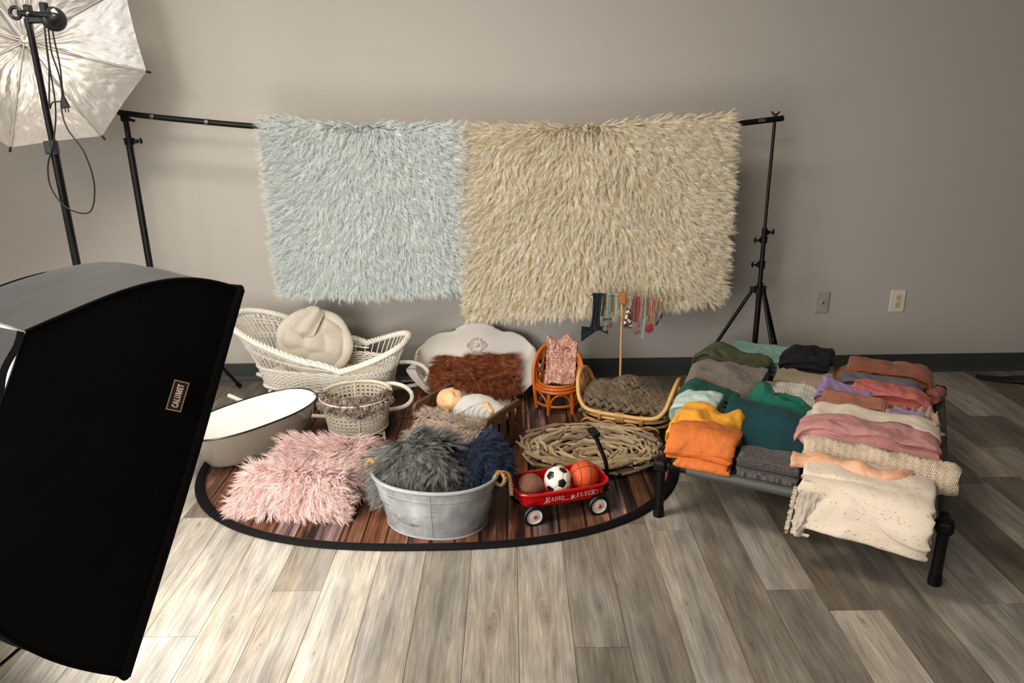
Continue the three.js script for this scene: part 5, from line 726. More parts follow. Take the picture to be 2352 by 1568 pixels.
  part(d, 'body', merge([hg, torso, fg]), mat('#dcb083', 0.45, { clearcoat: 0.15, clearcoatRoughness: 0.4 }));
  const wrap = (u, v) => { const a = u * 2 * PI, k = v, x = lerp(-0.048, 0.165, k), w = 0.062 * Math.sin(PI * (0.2 + 0.68 * k)) ** 0.6 * (1 + 0.08 * Math.sin(k * 5)), h = w * 0.88, rid = 0.0019 * Math.sin((k * 60 + Math.cos(a) * 9 + 3.0 * noise(k * 3, Math.cos(a) * 2))) + 0.0006 * Math.sin(k * 150 + Math.cos(a) * 22) + 0.004 * fbm(k * 6, Math.cos(a) * 2, Math.sin(a) * 2, 3); return [x + 0.012 * Math.sin(a), 0.172 + 0.006 * Math.sin(k * PI) + (h + rid) * Math.sin(a), -0.004 - 0.012 * k + (w + rid) * Math.cos(a)]; };
  part(d, 'swaddle', sheet(wrap, 72, 110, { weld: true }), clothMat('#f0ede6', { tex: weaveTex, rep: 40, bump: 0.0006 }));
  part(d, 'swaddle_band', tube(Array.from({ length: 12 }, (_, i) => { const k = i / 11, a = lerp(-0.15, 0.35, k) * PI, q = wrap(a / (2 * PI) + (a < 0 ? 1 : 0), lerp(0.1, 0.62, k)); return [q[0], q[1] + 0.001, q[2] + 0.001]; }), (t) => 0.0055, 40, 8), clothMat('#f3f0ea', { tex: weaveTex }));
}
// ---------------------------------------------------------------- galvanised tub with two furs
{
  const TUB = [-0.28, 0, 1.43], YAW = -0.23;
  const g = thing('washtub', 'oval galvanised metal tub with rope handles, stuffed with grey and navy furs', 'tub', TUB, YAW);
  const zinc = mat('#ffffff', 0.5, { metalness: 0.2, map: texture(256, 128, (x, y) => { const t = 150 + 40 * fbm(x * 0.03, y * 0.03, 4, 4) + 60 * Math.max(0, fbm(x * 0.05, y * 0.012, 9, 3)) - 46 * smoothstep(fbm(x * 0.02 + 4, y * 0.16, 2, 3), 0.22, 0.4); return [t * 0.985, t, t * 1.005]; }), bumpMap: again(grain, 3, 2), bumpScale: 0.0006 });
  const H = 0.2, w = (t, k, o = 0) => { const s = superE(t, lerp(0.18, 0.226, k) - o, lerp(0.136, 0.172, k) - o, 2.1); return [s[0], lerp(0.006, H, k), s[1]]; };
  part(g, 'wall', sheet((u, v) => { const t = u * 2 * PI; if (v < 0.12) { const q = w(t, 0); return [q[0] * (v / 0.12), 0.006, q[2] * (v / 0.12)]; } const k = (v - 0.12) / 0.88, rib = 0.0022 * Math.exp(-(((k - 0.8) / 0.012) ** 2)); return w(t, k, -rib); }, 96, 60, { weld: true, us: 2, vs: 1 }), zinc);
  part(g, 'wall_inside', sheet((u, v) => { const t = u * 2 * PI; if (v < 0.25) { const q = w(t, 0, 0.004); return [q[0] * (v / 0.25), 0.01, q[2] * (v / 0.25)]; } return w(t, (v - 0.25) / 0.75, 0.003); }, 96, 20, { weld: true, us: 2 }), zinc);
  part(g, 'rolled_rim', tube(new THREE.CatmullRomCurve3(Array.from({ length: 60 }, (_, i) => V(...w((i / 60) * 2 * PI, 1))), true), 0.0072, 140, 10, true), zinc);
  part(g, 'base_hoop', tube(new THREE.CatmullRomCurve3(Array.from({ length: 60 }, (_, i) => V(...w((i / 60) * 2 * PI, 0, -0.001))), true), 0.0045, 140, 8, true), zinc);
  part(g, 'side_seam', tube([0, 0.3, 0.6, 0.98].map((k) => w(1.42, k, 0.0004)), 0.0016, 10, 6), zinc);
  const rope = mat('#c79a62', 0.95, { bumpMap: again(grain, 3, 20), bumpScale: 0.002 });
  for (const s of [-1, 1]) {
    const x0 = s * 0.226, strand = (P, r) => merge([0, 1, 2].map((k) => { const c = new THREE.CatmullRomCurve3(pts(P)), L = c.getLength(); return tube(Array.from({ length: 40 }, (_, i) => { const t = i / 39, p = c.getPointAt(t), a = t * L * 190 + (k * 2 * PI) / 3; return [p.x + Math.cos(a) * r * 0.55, p.y + Math.sin(a) * r * 0.4, p.z + Math.sin(a) * r * 0.55]; }), r * 0.62, 90, 6); }));
    part(g, 'rope_handle', strand([[x0 - s * 0.016, 0.17, -0.02], [x0 - s * 0.012, 0.205, -0.012], [x0 + s * 0.012, 0.214, 0.0], [x0 + s * 0.03, 0.195, 0.012], [x0 + s * 0.016, 0.172, 0.018], [x0 - s * 0.006, 0.195, 0.022], [x0 + s * 0.01, 0.216, 0.004], [x0 + s * 0.034, 0.208, -0.008], [x0 + s * 0.046, 0.17, -0.004], [x0 + s * 0.05, 0.13, 0.0]].slice(0, s > 0 ? 10 : 8), 0.0075), rope);
  }
  // grey fur: heaped in the tub, spilling over the back left; navy fur beside it
  const dome = (cx, cz, a, b, y0, h, k) => (u, v) => { const t = u * 2 * PI, r = v, x = cx + Math.cos(t) * a * r, z = cz + Math.sin(t) * b * r; return [x, y0 + h * (1 - r ** 2.2) + 0.034 * noise(x * 13, z * 13, k) - (r > 0.85 ? (r - 0.85) * 0.25 : 0), z]; };
  const fg2 = thing('fur_throw', 'long-haired grey fur heaped in the metal tub, spilling over its back rim', 'fur throw', TUB, YAW);
  const f1 = dome(-0.055, -0.035, 0.175, 0.128, 0.165, 0.1, 3);
  part(fg2, 'hide', sheet(f1, 48, 24, { weld: true }), mat('#4e4d4a', 0.95));
  const sweep = (fn) => finite(fn, 0.004), S1 = sweep(f1);
  const strandLock = { strands: 7, wave: 0.24, freq: 1.1, spread: 1.2, rad: 0.065, arc: 0.55, seg: 10, taper: 0.88 };
  fur(fg2, 'pile', { count: 5200, seed: 113, colors: ['#8d8c87', '#777570', '#a3a19b', '#605e5a', '#96928a', '#4e4c49'], len: [0.07, 0.125], width: 0.013, glow: 0.2, lift: 0.3, turn: 0.5, jitter: 0.14, variants: 5, lock: strandLock,
    surf: (r) => { const u = r(), v = Math.sqrt(r()) * 0.96 + 0.02, s = S1(u, v); if (s.n.y < 0) s.n.negate(); s.n.y += 0.2; s.n.normalize(); const t = u * 2 * PI; const n1 = noise(s.p.x * 14, s.p.z * 14, 2), n2 = noise(s.p.x * 14, s.p.z * 14, 8); s.d = V(Math.cos(t) * 0.55 * v + 1.5 * n1, 0, 0.85 + 1.2 * n2); if (s.p.z < -0.06) s.d.z -= 1.2; if (s.p.x < -0.14) s.d.x -= 0.9; const inTub = Math.sin(t) > 0.1; if (inTub && v > 0.75) { s.p.y -= 0.03; s.len = 0.7; } return s; } });
  const ng = thing('fur_throw', 'navy blue shaggy fur stuffed in the right side of the metal tub', 'fur throw', TUB, YAW);
  const f2 = dome(0.15, -0.075, 0.08, 0.1, 0.18, 0.085, 7);
  part(ng, 'hide', sheet(f2, 40, 20, { weld: true }), mat('#0f1f38', 0.95));
  const S2 = sweep(f2);
  fur(ng, 'pile', { count: 3400, seed: 127, colors: ['#1b3150', '#142541', '#2a4564', '#0e1a2e', '#22395a'], len: [0.045, 0.085], width: 0.011, glow: 0.1, lift: 0.6, turn: 1.0, jitter: 0.18, variants: 5, lock: { ...strandLock, wave: 0.22, rad: 0.05, spread: 1.2 },
    surf: (r) => { const u = r(), v = Math.sqrt(r()) * 0.96 + 0.02, s = S2(u, v); if (s.n.y < 0) s.n.negate(); const t = u * 2 * PI; s.d = V(0.6 * Math.cos(t) * v + 1.8 * noise(s.p.x * 20, s.p.z * 20, 12) + 0.35, 0, 0.5 * Math.sin(t) * v + 1.8 * noise(s.p.x * 20, s.p.z * 20, 18) + 0.2); if (Math.cos(t) < -0.2 || Math.sin(t) > 0.2) s.len = 0.65; return s; } });
}

// ---------------------------------------------------------------- orange rattan armchair with a pink knit
const knitStitch = new THREE.SphereGeometry(1, 9, 7);
// a knitted sheet: V-shaped stitches (two plump loops each) laid over fn(u, v) in rows and columns
function knit(fn, nu, nv, size, o = {}) {
  const S = finite(fn, 0.004), r = rng(o.seed ?? 1), gs = [], m = new THREE.Matrix4(), X = V(), Y = V(), Z = V();
  for (let j = 0; j < nv; j++) for (let i = 0; i < nu; i++) for (const s of [-1, 1]) {
    const u = (i + 0.5 + s * 0.23 + (r() - 0.5) * 0.12) / nu, v = (j + 0.5 + (r() - 0.5) * 0.15) / nv, q = S(clamp(u, 0.001, 0.99), clamp(v, 0.001, 0.99)); if (o.keep && !o.keep(u, v)) continue;
    let n = q.n; if (n.dot(o.out ?? UP) < 0) n = n.negate();
    Y.copy(q.dv).addScaledVector(q.du, s * (o.slant ?? 0.7)).normalize(); X.crossVectors(Y, n).normalize(); Z.crossVectors(X, Y);
    const k = size * (0.88 + 0.24 * r());
    const el = o.long ?? 0.95; m.makeBasis(X.clone().multiplyScalar(k * (o.thin ?? 0.56)), Y.clone().multiplyScalar(k * el), Z.clone().multiplyScalar(k * 0.6)).setPosition(q.p.clone().addScaledVector(n, k * 0.22 + k * 0.2 * r()));
    const g = knitStitch.clone().applyMatrix4(m); if (o.tone) { const c = o.tone(r), a = new Float32Array(g.attributes.position.count * 3); for (let t = 0; t < a.length; t += 3) { a[t] = c.r; a[t + 1] = c.g; a[t + 2] = c.b; } g.setAttribute('color', new THREE.BufferAttribute(a, 3)); } gs.push(g);
  }
  return mergeGeometries(gs);
}
{
  const C = [0.212, 0, 0.435], g = thing('rattan_chair', 'tiny orange rattan armchair with a rounded lattice back and a round seat', 'chair', C);
  const m = mat('#c9651a', 0.35, { clearcoat: 0.5, clearcoatRoughness: 0.25, bumpMap: again(grain, 2, 8), bumpScale: 0.0004 }), circ = (y, r, t, n = 48) => tube(new THREE.CatmullRomCurve3(Array.from({ length: 28 }, (_, i) => { const a = (i / 28) * 2 * PI; return V(Math.cos(a) * r, y, Math.sin(a) * r); }), true), t, n, 8, true);
  part(g, 'seat_ring', circ(0.117, 0.105, 0.0085), m); part(g, 'seat_ring', circ(0.132, 0.101, 0.0085), m); part(g, 'seat_ring', circ(0.143, 0.09, 0.007), m);
  const lat = []; for (let i = -5; i <= 5; i++) { const d = i * 0.016, h = Math.sqrt(Math.max(0.0004, 0.0081 - d * d)); lat.push(rod([d, 0.141, -h], [d, 0.141, h], 0.0026, 6)); if (i % 2 === 0) lat.push(rod([-h, 0.137, d], [h, 0.137, d], 0.0026, 6)); }
  stuff(part(g, 'seat_weave', merge(lat), m));
  const A = [2.03, 0.9, 3.45, 5.95];
  A.forEach((a, i) => { const p = (r, y) => [Math.cos(a) * r, y, Math.sin(a) * r], l = part(g, 'leg', rod(p(0.108, 0.002), p(0.098, 0.125), 0.0098, 10), m); part(l, 'binding', cyl(0.0118, 0.0118, 0.016, 14, ...p(0.105, 0.045)), m);
    const sorted = [...A].sort((x, y) => x - y), k = sorted.indexOf(a), b = k < 3 ? sorted[k + 1] : sorted[0] + 2 * PI, q = (t, y, r = 0.103) => [Math.cos(lerp(a, b, t)) * r, y, Math.sin(lerp(a, b, t)) * r];
    part(g, 'arch', tube([q(0.08, 0.05), q(0.12, 0.075), q(0.3, 0.1), q(0.5, 0.106), q(0.7, 0.1), q(0.88, 0.075), q(0.92, 0.05)], 0.0052, 24, 8), m); });
  part(g, 'stretcher', circ(0.046, 0.102, 0.0068), m);
  const hoopP = [[-0.1, 0.02, 0.035], [-0.112, 0.12, 0.025], [-0.116, 0.19, 0.005], [-0.1, 0.25, -0.035], [-0.062, 0.29, -0.08], [0.0, 0.305, -0.102], [0.06, 0.296, -0.09], [0.1, 0.262, -0.05], [0.118, 0.215, 0.0], [0.116, 0.165, 0.035], [0.104, 0.12, 0.055]];
  const hoop = new THREE.CatmullRomCurve3(pts(hoopP)); part(g, 'back_hoop', tube(hoop, 0.0092, 80, 10), m);
  // uprights from the seat ring to the hoop, with crossing canes
  const up = (t) => { const h = hoop.getPointAt(t), a = Math.atan2(h.z + 0.02, h.x), s = [Math.cos(a) * 0.1, 0.14, Math.sin(a) * 0.1]; return [s, [h.x, h.y, h.z]]; };
  const T_ = [0.3, 0.38, 0.46, 0.54, 0.62, 0.7, 0.78, 0.86], L3 = (a, b, k) => [0, 1, 2].map((i) => lerp(a[i], b[i], k));
  T_.forEach((t, i) => { const [s, h] = up(t); part(g, 'upright', rod(s, h, 0.0068), m); part(g, 'binding', rod(L3(s, h, 0.52), L3(s, h, 0.6), 0.0085), m);
    if (i < T_.length - 1) { const [s2, h2] = up(T_[i + 1]); const mid = (k, b) => { const q = L3(L3(s, h, k), L3(s2, h2, k), b); return q; }; part(g, 'lattice_cane', tube([mid(0.06, 0.04), mid(0.3, 0.5), mid(0.56, 0.94), mid(0.78, 0.5), mid(0.95, 0.06)], 0.0038, 20, 6), m); part(g, 'lattice_cane', tube([mid(0.06, 0.96), mid(0.3, 0.5), mid(0.56, 0.06), mid(0.78, 0.5), mid(0.95, 0.94)], 0.0038, 20, 6), m); } });
  // knit
  const prof = new THREE.CatmullRomCurve3([[-0.135, 0.2], [-0.128, 0.28], [-0.1, 0.325], [-0.07, 0.315], [-0.055, 0.26], [-0.045, 0.2], [-0.02, 0.165], [0.03, 0.156], [0.058, 0.158], [0.068, 0.15]].map((q) => V(q[1], 0, q[0])));
  const fn = (u, v) => { const p = prof.getPoint(v), w = lerp(0.072, 0.07, smoothstep(v, 0.5, 1)), x = (u - 0.5) * 2 * w + 0.038 - 0.035 * v; return [x, p.x - 0.1 * Math.max(0, x - 0.06) * (v < 0.45 ? 2.5 : 0) + 0.012 * noise(u * 4, v * 6, 3) + (v > 0.7 ? 0.012 * (1 - 2 * Math.abs(u - 0.5)) : 0) + 0.012 * Math.cos(u * 9) * (v < 0.4 ? 1 : 0), p.z + 0.14 * Math.max(0, Math.abs(x - 0.01) - 0.05) * (v < 0.5 ? 3 : 0.5) + 0.012 * noise(u * 5, v * 5, 8)]; };
  const k = thing('knit_blanket', 'pink and cream chunky knit blanket draped over the orange rattan armchair', 'knit blanket', C);
  part(k, 'backing', sheet(fn, 30, 50), mat('#a8685c', 0.95));
  const tones = ['#d39a88', '#c88a79', '#dfb5a0', '#bb7d6f', '#d8a68f', '#e8cdb9'].map(lin);
  part(k, 'stitches', knit(fn, 13, 44, 0.0092, { seed: 5, out: V(0, 0.5, 1), slant: 0.5, tone: (r) => tones[Math.floor(r() * 6)] }), mat('#ffffff', 0.9, { vertexColors: true, sheen: 0.5, sheenColor: new THREE.Color('#f0c8ba'), bumpMap: again(grain, 1, 1), bumpScale: 0.001 }));
}
// ---------------------------------------------------------------- honey rattan bassinet with a brown giant-knit
{
  const C = [0.535, 0, 0.56], Y = -0.41, g = thing('rattan_bassinet', 'honey coloured rattan bassinet, low at the sides with a raised hoop at each end', 'bassinet', C, Y);
  const m = mat('#dfae6a', 0.38, { clearcoat: 0.45, clearcoatRoughness: 0.25, bumpMap: again(grain, 2, 12), bumpScale: 0.0004 });
  const half = [[0, 0.066, 0.14], [0.1, 0.067, 0.14], [0.165, 0.078, 0.134], [0.198, 0.112, 0.118], [0.214, 0.16, 0.096], [0.224, 0.2, 0.06], [0.228, 0.216, 0.0]];
  const loopP = [...half.slice(1), ...half.slice(1, 6).reverse().map(([x, y, z]) => [x, y, -z]), [0, 0.066, -0.14], ...half.slice(1).map(([x, y, z]) => [-x, y, -z]), ...half.slice(1, 6).reverse().map(([x, y, z]) => [-x, y, z]), [0, 0.066, 0.14]];
  const main = new THREE.CatmullRomCurve3(pts(loopP), true); part(g, 'hoop_rail', tube(main, 0.0105, 200, 10, true), m);
  const oval = (a, b, y, r) => tube(new THREE.CatmullRomCurve3(Array.from({ length: 36 }, (_, i) => { const s = superE((i / 36) * 2 * PI, a, b, 2.7); return V(s[0], y, s[1]); }), true), r, 120, 10, true);
  part(g, 'side_rail', oval(0.205, 0.138, 0.045, 0.0092), m); part(g, 'base_rail', oval(0.2, 0.132, 0.012, 0.0085), m);
  part(g, 'bottom', at(slab(Array.from({ length: 48 }, (_, i) => superE((i / 48) * 2 * PI, 0.2, 0.13, 2.7)), 0.008), 0, 0.04, 0, PI / 2), mat('#a97838', 0.7));
  const bind = (x, z, n, w) => { for (let i = 0; i < n; i++) { const xx = x + (i - (n - 1) / 2) * w; part(g, 'binding', tube(Array.from({ length: 14 }, (_, k) => { const a = (k / 14) * 2 * PI; return [xx, 0.055 + Math.cos(a) * 0.0235, z + Math.sin(a) * 0.0122]; }), 0.0028, 28, 5, true), m); } };
  bind(0.0, 0.138, 7, 0.0058); bind(-0.095, 0.138, 3, 0.0058); bind(0.1, 0.138, 3, 0.0058); bind(0.0, -0.138, 7, 0.0058);
  for (const s of [-1, 1]) { for (const x of [-0.14, -0.05, 0.05, 0.14]) part(g, 'scallop', tube([[x - 0.042, 0.006, s * 0.131], [x - 0.03, 0.022, s * 0.137], [x, 0.031, s * 0.139], [x + 0.03, 0.022, s * 0.137], [x + 0.042, 0.006, s * 0.131]], 0.0042, 16, 6), m);
    // fan of canes inside each end hoop
    for (const z of [-0.075, -0.045, -0.015, 0.015, 0.045, 0.075]) { const h = Math.sqrt(Math.max(0, 1 - (z / 0.105) ** 2)); for (const d of [-0.02, 0.02]) part(g, 'fan_cane', tube([[s * 0.197, 0.05, z * 1.15], [s * 0.212, lerp(0.06, 0.205 * h + 0.012, 0.5), z + d * 0.3], [s * 0.222, 0.19 * h + 0.018, z * 0.9 + d]], 0.0036, 12, 6), m); } }
  const k = thing('knit_blanket', 'brown giant-knit wool blanket bunched inside the honey rattan bassinet', 'knit blanket', C, Y);
  const top = (u, v) => { const x = lerp(-0.185, 0.195, u), z = lerp(-0.1, 0.112, v), rid = 0.075 * Math.exp(-(((x + 0.02) / 0.1) ** 2) - (((z + 0.06) / 0.075) ** 2)) + 0.03 * Math.exp(-(((x + 0.15) / 0.05) ** 2) - ((z / 0.08) ** 2)); return [x, 0.098 + rid + 0.016 * noise(u * 3, v * 3, 4) - 0.02 * smoothstep(Math.abs(v - 0.5), 0.4, 0.5), z]; };
  const under = (u, v) => { const x = lerp(-0.19, -0.06, u), z = lerp(0.02, 0.125, v); return [x, 0.072 - 0.02 * v, z]; };
  part(k, 'backing', sheet((u, v) => { const p = top(u, v); return [p[0], p[1] - 0.008, p[2]]; }, 30, 20), mat('#55473a', 0.95));
  const km = mat('#ffffff', 0.92, { vertexColors: true, sheen: 0.6, sheenColor: new THREE.Color('#a4917c'), bumpMap: again(grain, 1, 2), bumpScale: 0.0015 }), tn = ['#7d6d58', '#74644f', '#85745f', '#6a5b49'].map(lin);
  part(k, 'stitches', knit(top, 9, 10, 0.0235, { seed: 9, slant: 1.0, long: 1.15, thin: 0.5, tone: (r) => tn[Math.floor(r() * 4)] }), km);
  part(k, 'folded_edge', knit(under, 3, 4, 0.0235, { seed: 13, slant: 1.0, long: 1.15, thin: 0.5, out: V(0, 0.7, 0.7), tone: (r) => tn[Math.floor(r() * 4)] }), km);
}
// ---------------------------------------------------------------- driftwood nest
{
  const g = thing('driftwood_nest', 'shallow oval nest bowl built of pale driftwood sticks, behind the red wagon', 'nest bowl', [0.318, 0, 0.97], -0.06), r = rng(29);
  const tones = ['#cbb491', '#baa280', '#dec9a4', '#a58c6c', '#c6b398', '#9e8971', '#d3ba8a'].map((c) => mat(c, 0.8, { bumpMap: again(grain, 1, 5), bumpScale: 0.0016 }));
  const A = 0.285, B = 0.2, variants = [];
  const stick = (len, seed) => { const q = rng(seed), n = 5, P = Array.from({ length: n }, (_, i) => [(i / (n - 1) - 0.5) * len, 0.1 * len * (q() - 0.5) * 0.5, 0.1 * len * (q() - 0.5)]), ph = q() * 6; return tube(P, (t) => (0.0076 + 0.002 * Math.sin(t * 7 + ph) + 0.0014 * Math.sin(t * 19 + ph * 2)) * (0.5 + 0.5 * Math.sin(PI * clamp(t * (0.8 + 0.03 * ph), 0.15, 0.85))), 9, 7); };
  for (let i = 0; i < 14; i++) variants.push([stick(0.075 + 0.09 * (i / 13), 300 + i), 0.075 + 0.09 * (i / 13)]);
  const bowl = (k) => 0.01 + 0.048 * k ** 2.2;
  const put = (a, k, len, lift, tilt) => { const fit = variants.reduce((b, v) => (Math.abs(v[1] - len) < Math.abs(b[1] - len) ? v : b)), o = part(g, 'driftwood_stick', fit[0], tones[Math.floor(r() * tones.length)]); const x = Math.cos(a) * A * k, z = Math.sin(a) * B * k, tx = -Math.sin(a) * A, tz = Math.cos(a) * B; o.position.set(x, bowl(k) + lift, z); o.rotation.set((r() - 0.5) * 0.3, Math.atan2(-tz, tx) + (r() - 0.5) * 0.34 + tilt, (r() - 0.5) * 0.22, 'YXZ'); const s = 0.9 + 0.35 * r(); o.scale.set(1, s, s); };
  for (const [k, n, len] of [[1.0, 19, 0.13], [0.93, 18, 0.135], [0.86, 17, 0.13], [0.78, 16, 0.13], [0.7, 15, 0.125], [0.61, 13, 0.125], [0.52, 11, 0.12], [0.43, 10, 0.115], [0.33, 8, 0.11], [0.23, 6, 0.11], [0.13, 4, 0.105], [0.03, 2, 0.1]]) for (let i = 0; i < n; i++) put(((i + r() * 0.7) / n) * 2 * PI + k * 5, k, len * (0.8 + 0.4 * r()), 0.004 + 0.008 * r(), 0);
  for (let i = 0; i < 34; i++) put(r() * 2 * PI, 0.88 + 0.12 * r(), 0.1 + 0.06 * r(), -0.018 - 0.014 * r(), 0);
  for (let i = 0; i < 16; i++) put(r() * 2 * PI, 0.35 + 0.55 * r(), 0.1 + 0.05 * r(), 0.02, (r() - 0.5) * 0.7);
}
// ---------------------------------------------------------------- red toy wagon and three balls
{
  const C = [0.16, 0, 1.37], Y = 0.28, g = thing('toy_wagon', 'small red metal toy wagon with white lettering and black handle, carrying three balls', 'toy wagon', C, Y);
  const red = mat('#b80509', 0.22, { clearcoat: 0.8, clearcoatRoughness: 0.1 }), Lx = 0.168, Lz = 0.083, y0 = 0.066, y1 = 0.12;
  const w = (t, k, o = 0) => { const s = superE(t, lerp(Lx * 0.93, Lx, k) - o, lerp(Lz * 0.9, Lz, k) - o, 5); return [s[0], lerp(y0, y1, k), s[1]]; };
  part(g, 'tray', sheet((u, v) => { const t = u * 2 * PI; if (v < 0.3) { const q = w(t, 0), k = v / 0.3; return [q[0] * k, y0, q[2] * k]; } if (v < 0.4) { const a = ((v - 0.3) / 0.1) * PI / 2, q = w(t, 0, 0), q2 = w(t, 0.12, 0); return [lerp(q[0], q2[0], 1 - Math.cos(a)), lerp(y0, q2[1], Math.sin(a) * 0.9 + 0.1), lerp(q[2], q2[2], 1 - Math.cos(a))]; } return w(t, lerp(0.12, 1, (v - 0.4) / 0.6)); }, 120, 30, { weld: true }), red); part(g, 'tray_inside', sheet((u, v) => { const t = u * 2 * PI; if (v < 0.4) { const q = w(t, 0, 0.004), k = v / 0.4; return [q[0] * k, y0 + 0.003, q[2] * k]; } return w(t, lerp(0.06, 1, (v - 0.4) / 0.6), 0.003); }, 120, 20, { weld: true }), red);
  part(g, 'rolled_rim', tube(new THREE.CatmullRomCurve3(Array.from({ length: 100 }, (_, i) => { const q = w((i / 100) * 2 * PI, 1, -0.003); return V(...q); }), true), 0.0058, 260, 10, true), red);
  // lettering on the near side, following the slope of the tray
  const letter = canvasTexture(1024, 192, (c, W, H) => { c.clearRect(0, 0, W, H); c.fillStyle = '#d8a9a2'; c.strokeStyle = '#d8a9a2'; c.textBaseline = 'alphabetic'; c.save(); c.transform(1, 0, -0.28, 1, 40, 0); c.font = 'bold 130px serif'; c.fillText('R', 24, 140); c.font = 'bold 92px serif'; c.fillText('ADIO', 118, 132); c.font = 'bold 122px serif'; c.fillText('F', 580, 130); c.font = 'bold 100px serif'; c.fillText('LYER', 652, 128); c.restore(); c.lineWidth = 7; c.beginPath(); c.moveTo(10, 158); c.quadraticCurveTo(60, 132, 110, 150); c.stroke(); c.beginPath(); c.moveTo(330, 142); c.lineTo(470, 142); c.moveTo(590, 44); c.lineTo(900, 40); c.stroke(); c.beginPath(); c.moveTo(905, 58); c.bezierCurveTo(1010, 34, 1010, 120, 930, 124); c.stroke(); c.beginPath(); c.moveTo(490, 140); c.lineTo(530, 60); c.lineTo(548, 100); c.lineTo(585, 84); c.lineTo(556, 120); c.lineTo(580, 150); c.lineTo(535, 130); c.lineTo(515, 158); c.closePath(); c.fill(); });
  const dg = new THREE.PlaneGeometry(0.215, 0.0405), dm = mat('#ffffff', 0.35, { map: letter, transparent: true, alphaTest: 0.4, polygonOffset: true, polygonOffsetFactor: -1 });
  const dec = part(g, 'lettering', dg, dm); dec.position.set(0.02, 0.0935, 0.0805); dec.rotation.x = -0.15;
  const tire = mat('#070708', 0.4), hubm = mat('#d6d3cc', 0.3, { clearcoat: 0.3 });
  for (const x of [-0.122, 0.122]) {
    part(g, 'axle', rod([x, 0.04, -0.085], [x, 0.04, 0.085], 0.003), chrome);
    part(g, 'axle_bracket', merge([rbox(0.026, 0.03, 0.09, 0.003, x, 0.053, 0)]), blackMetal);
    for (const s of [-1, 1]) {
      const wl = part(g, 'wheel', at(lathe([[0.026, -0.011], [0.034, -0.012], [0.039, -0.009], [0.04, -0.003], [0.04, 0.004], [0.0385, 0.009], [0.034, 0.0115], [0.029, 0.011], [0.0285, 0.006], [0.026, -0.011]], 44), x, 0.04, s * 0.083, (s * PI) / 2), tire);
      part(wl, 'hub', at(lathe([[0.0001, 0.009], [0.008, 0.0088], [0.02, 0.0055], [0.024, 0.0065], [0.027, 0.0095], [0.029, 0.009], [0.029, 0.0], [0.0001, -0.004]], 44), x, 0.04, s * 0.083, (s * PI) / 2), hubm);
      part(wl, 'hub_cap', at(lathe([[0.0001, 0.0165], [0.004, 0.0155], [0.0066, 0.012], [0.007, 0.008]], 24), x, 0.04, s * 0.083, (s * PI) / 2), red);
    }
  }
  const hp = [[0.187, 0.062, 0.0], [0.19, 0.1, 0.0], [0.183, 0.16, 0.0], [0.163, 0.225, -0.018], [0.15, 0.262, -0.03]];
  part(g, 'tongue', merge([rod([0.1, 0.055, 0], [0.186, 0.06, 0], 0.006), rbox(0.02, 0.03, 0.03, 0.004, 0.184, 0.062, 0)]), blackMetal);
  part(g, 'handle', tube(hp, (t) => 0.0072 + 0.001 * t, 30, 10), blackPlastic);
  part(g, 'grip', merge([rbox(0.03, 0.018, 0.062, 0.006).rotateZ(0.25).translate(0.147, 0.272, -0.032)]), blackPlastic);
  part(g, 'handle_bolt', ball(0.0036, 0.188, 0.064, 0.0165, 10), chrome);
  const loc = (x, y, z) => [C[0] + x * Math.cos(Y) + z * Math.sin(Y), y, C[2] - x * Math.sin(Y) + z * Math.cos(Y)];
  // football, lying with its long axis across the wagon
  {
    const f = thing('toy_football', 'brown leather-look toy football at the left end of the red wagon', 'football', loc(-0.108, 0.108, -0.002), Y - 0.55);
    const prof = Array.from({ length: 25 }, (_, i) => { const t = -1 + i / 12; return [Math.max(0.0004, 0.0475 * (1 - Math.abs(t) ** 2.1) ** 0.85), t * 0.066]; });
    const body = lathe(prof, 40).rotateX(PI / 2).rotateX(-0.25); part(f, 'body', body, mat('#8a5b49', 0.5, { bumpMap: again(grain, 6, 6), bumpScale: 0.0006, map: canvasTexture(1024, 512, (c, W, H) => { c.fillStyle = '#cfc0b8'; c.fillStyle = '#ffffff'; c.fillRect(0, 0, W, H); c.strokeStyle = '#5a4034'; c.lineWidth = 3; }) }));
    for (let k = 0; k < 4; k++) { const a = (k * PI) / 2 + 0.5; part(f, 'seam', tube(prof.slice(1, 24).map(([r, y]) => [Math.cos(a) * (r + 0.0002), y, Math.sin(a) * (r + 0.0002)]), 0.0007, 40, 5).rotateX(PI / 2).rotateX(-0.25), mat('#a98a7c', 0.6)); }
    const ink = [], gl = (pp) => { for (let i = 0; i < pp.length - 1; i++) { const q = ([a, y]) => { const t = y / 0.066, r = 0.0478 * (1 - Math.abs(t) ** 2.1) ** 0.85; return [Math.cos(a) * r, y, Math.sin(a) * r]; }; ink.push(rod(q(pp[i]), q(pp[i + 1]), 0.0006, 4)); } };
    gl([[-1.25, -0.004], [-1.02, -0.004]]); gl([[-1.25, 0.004], [-1.05, 0.002]]); gl([[-1.0, 0.008], [-1.22, 0.008]]); gl([[-1.05, 0.014], [-1.18, 0.012]]); gl([[-0.98, 0.018], [-1.25, 0.018]]); gl([[-1.22, -0.012], [-0.98, -0.014]]);
    stuff(part(f, 'printed_mark', merge(ink).rotateX(PI / 2).rotateX(-0.25), mat('#3d2a22', 0.7)));
  }
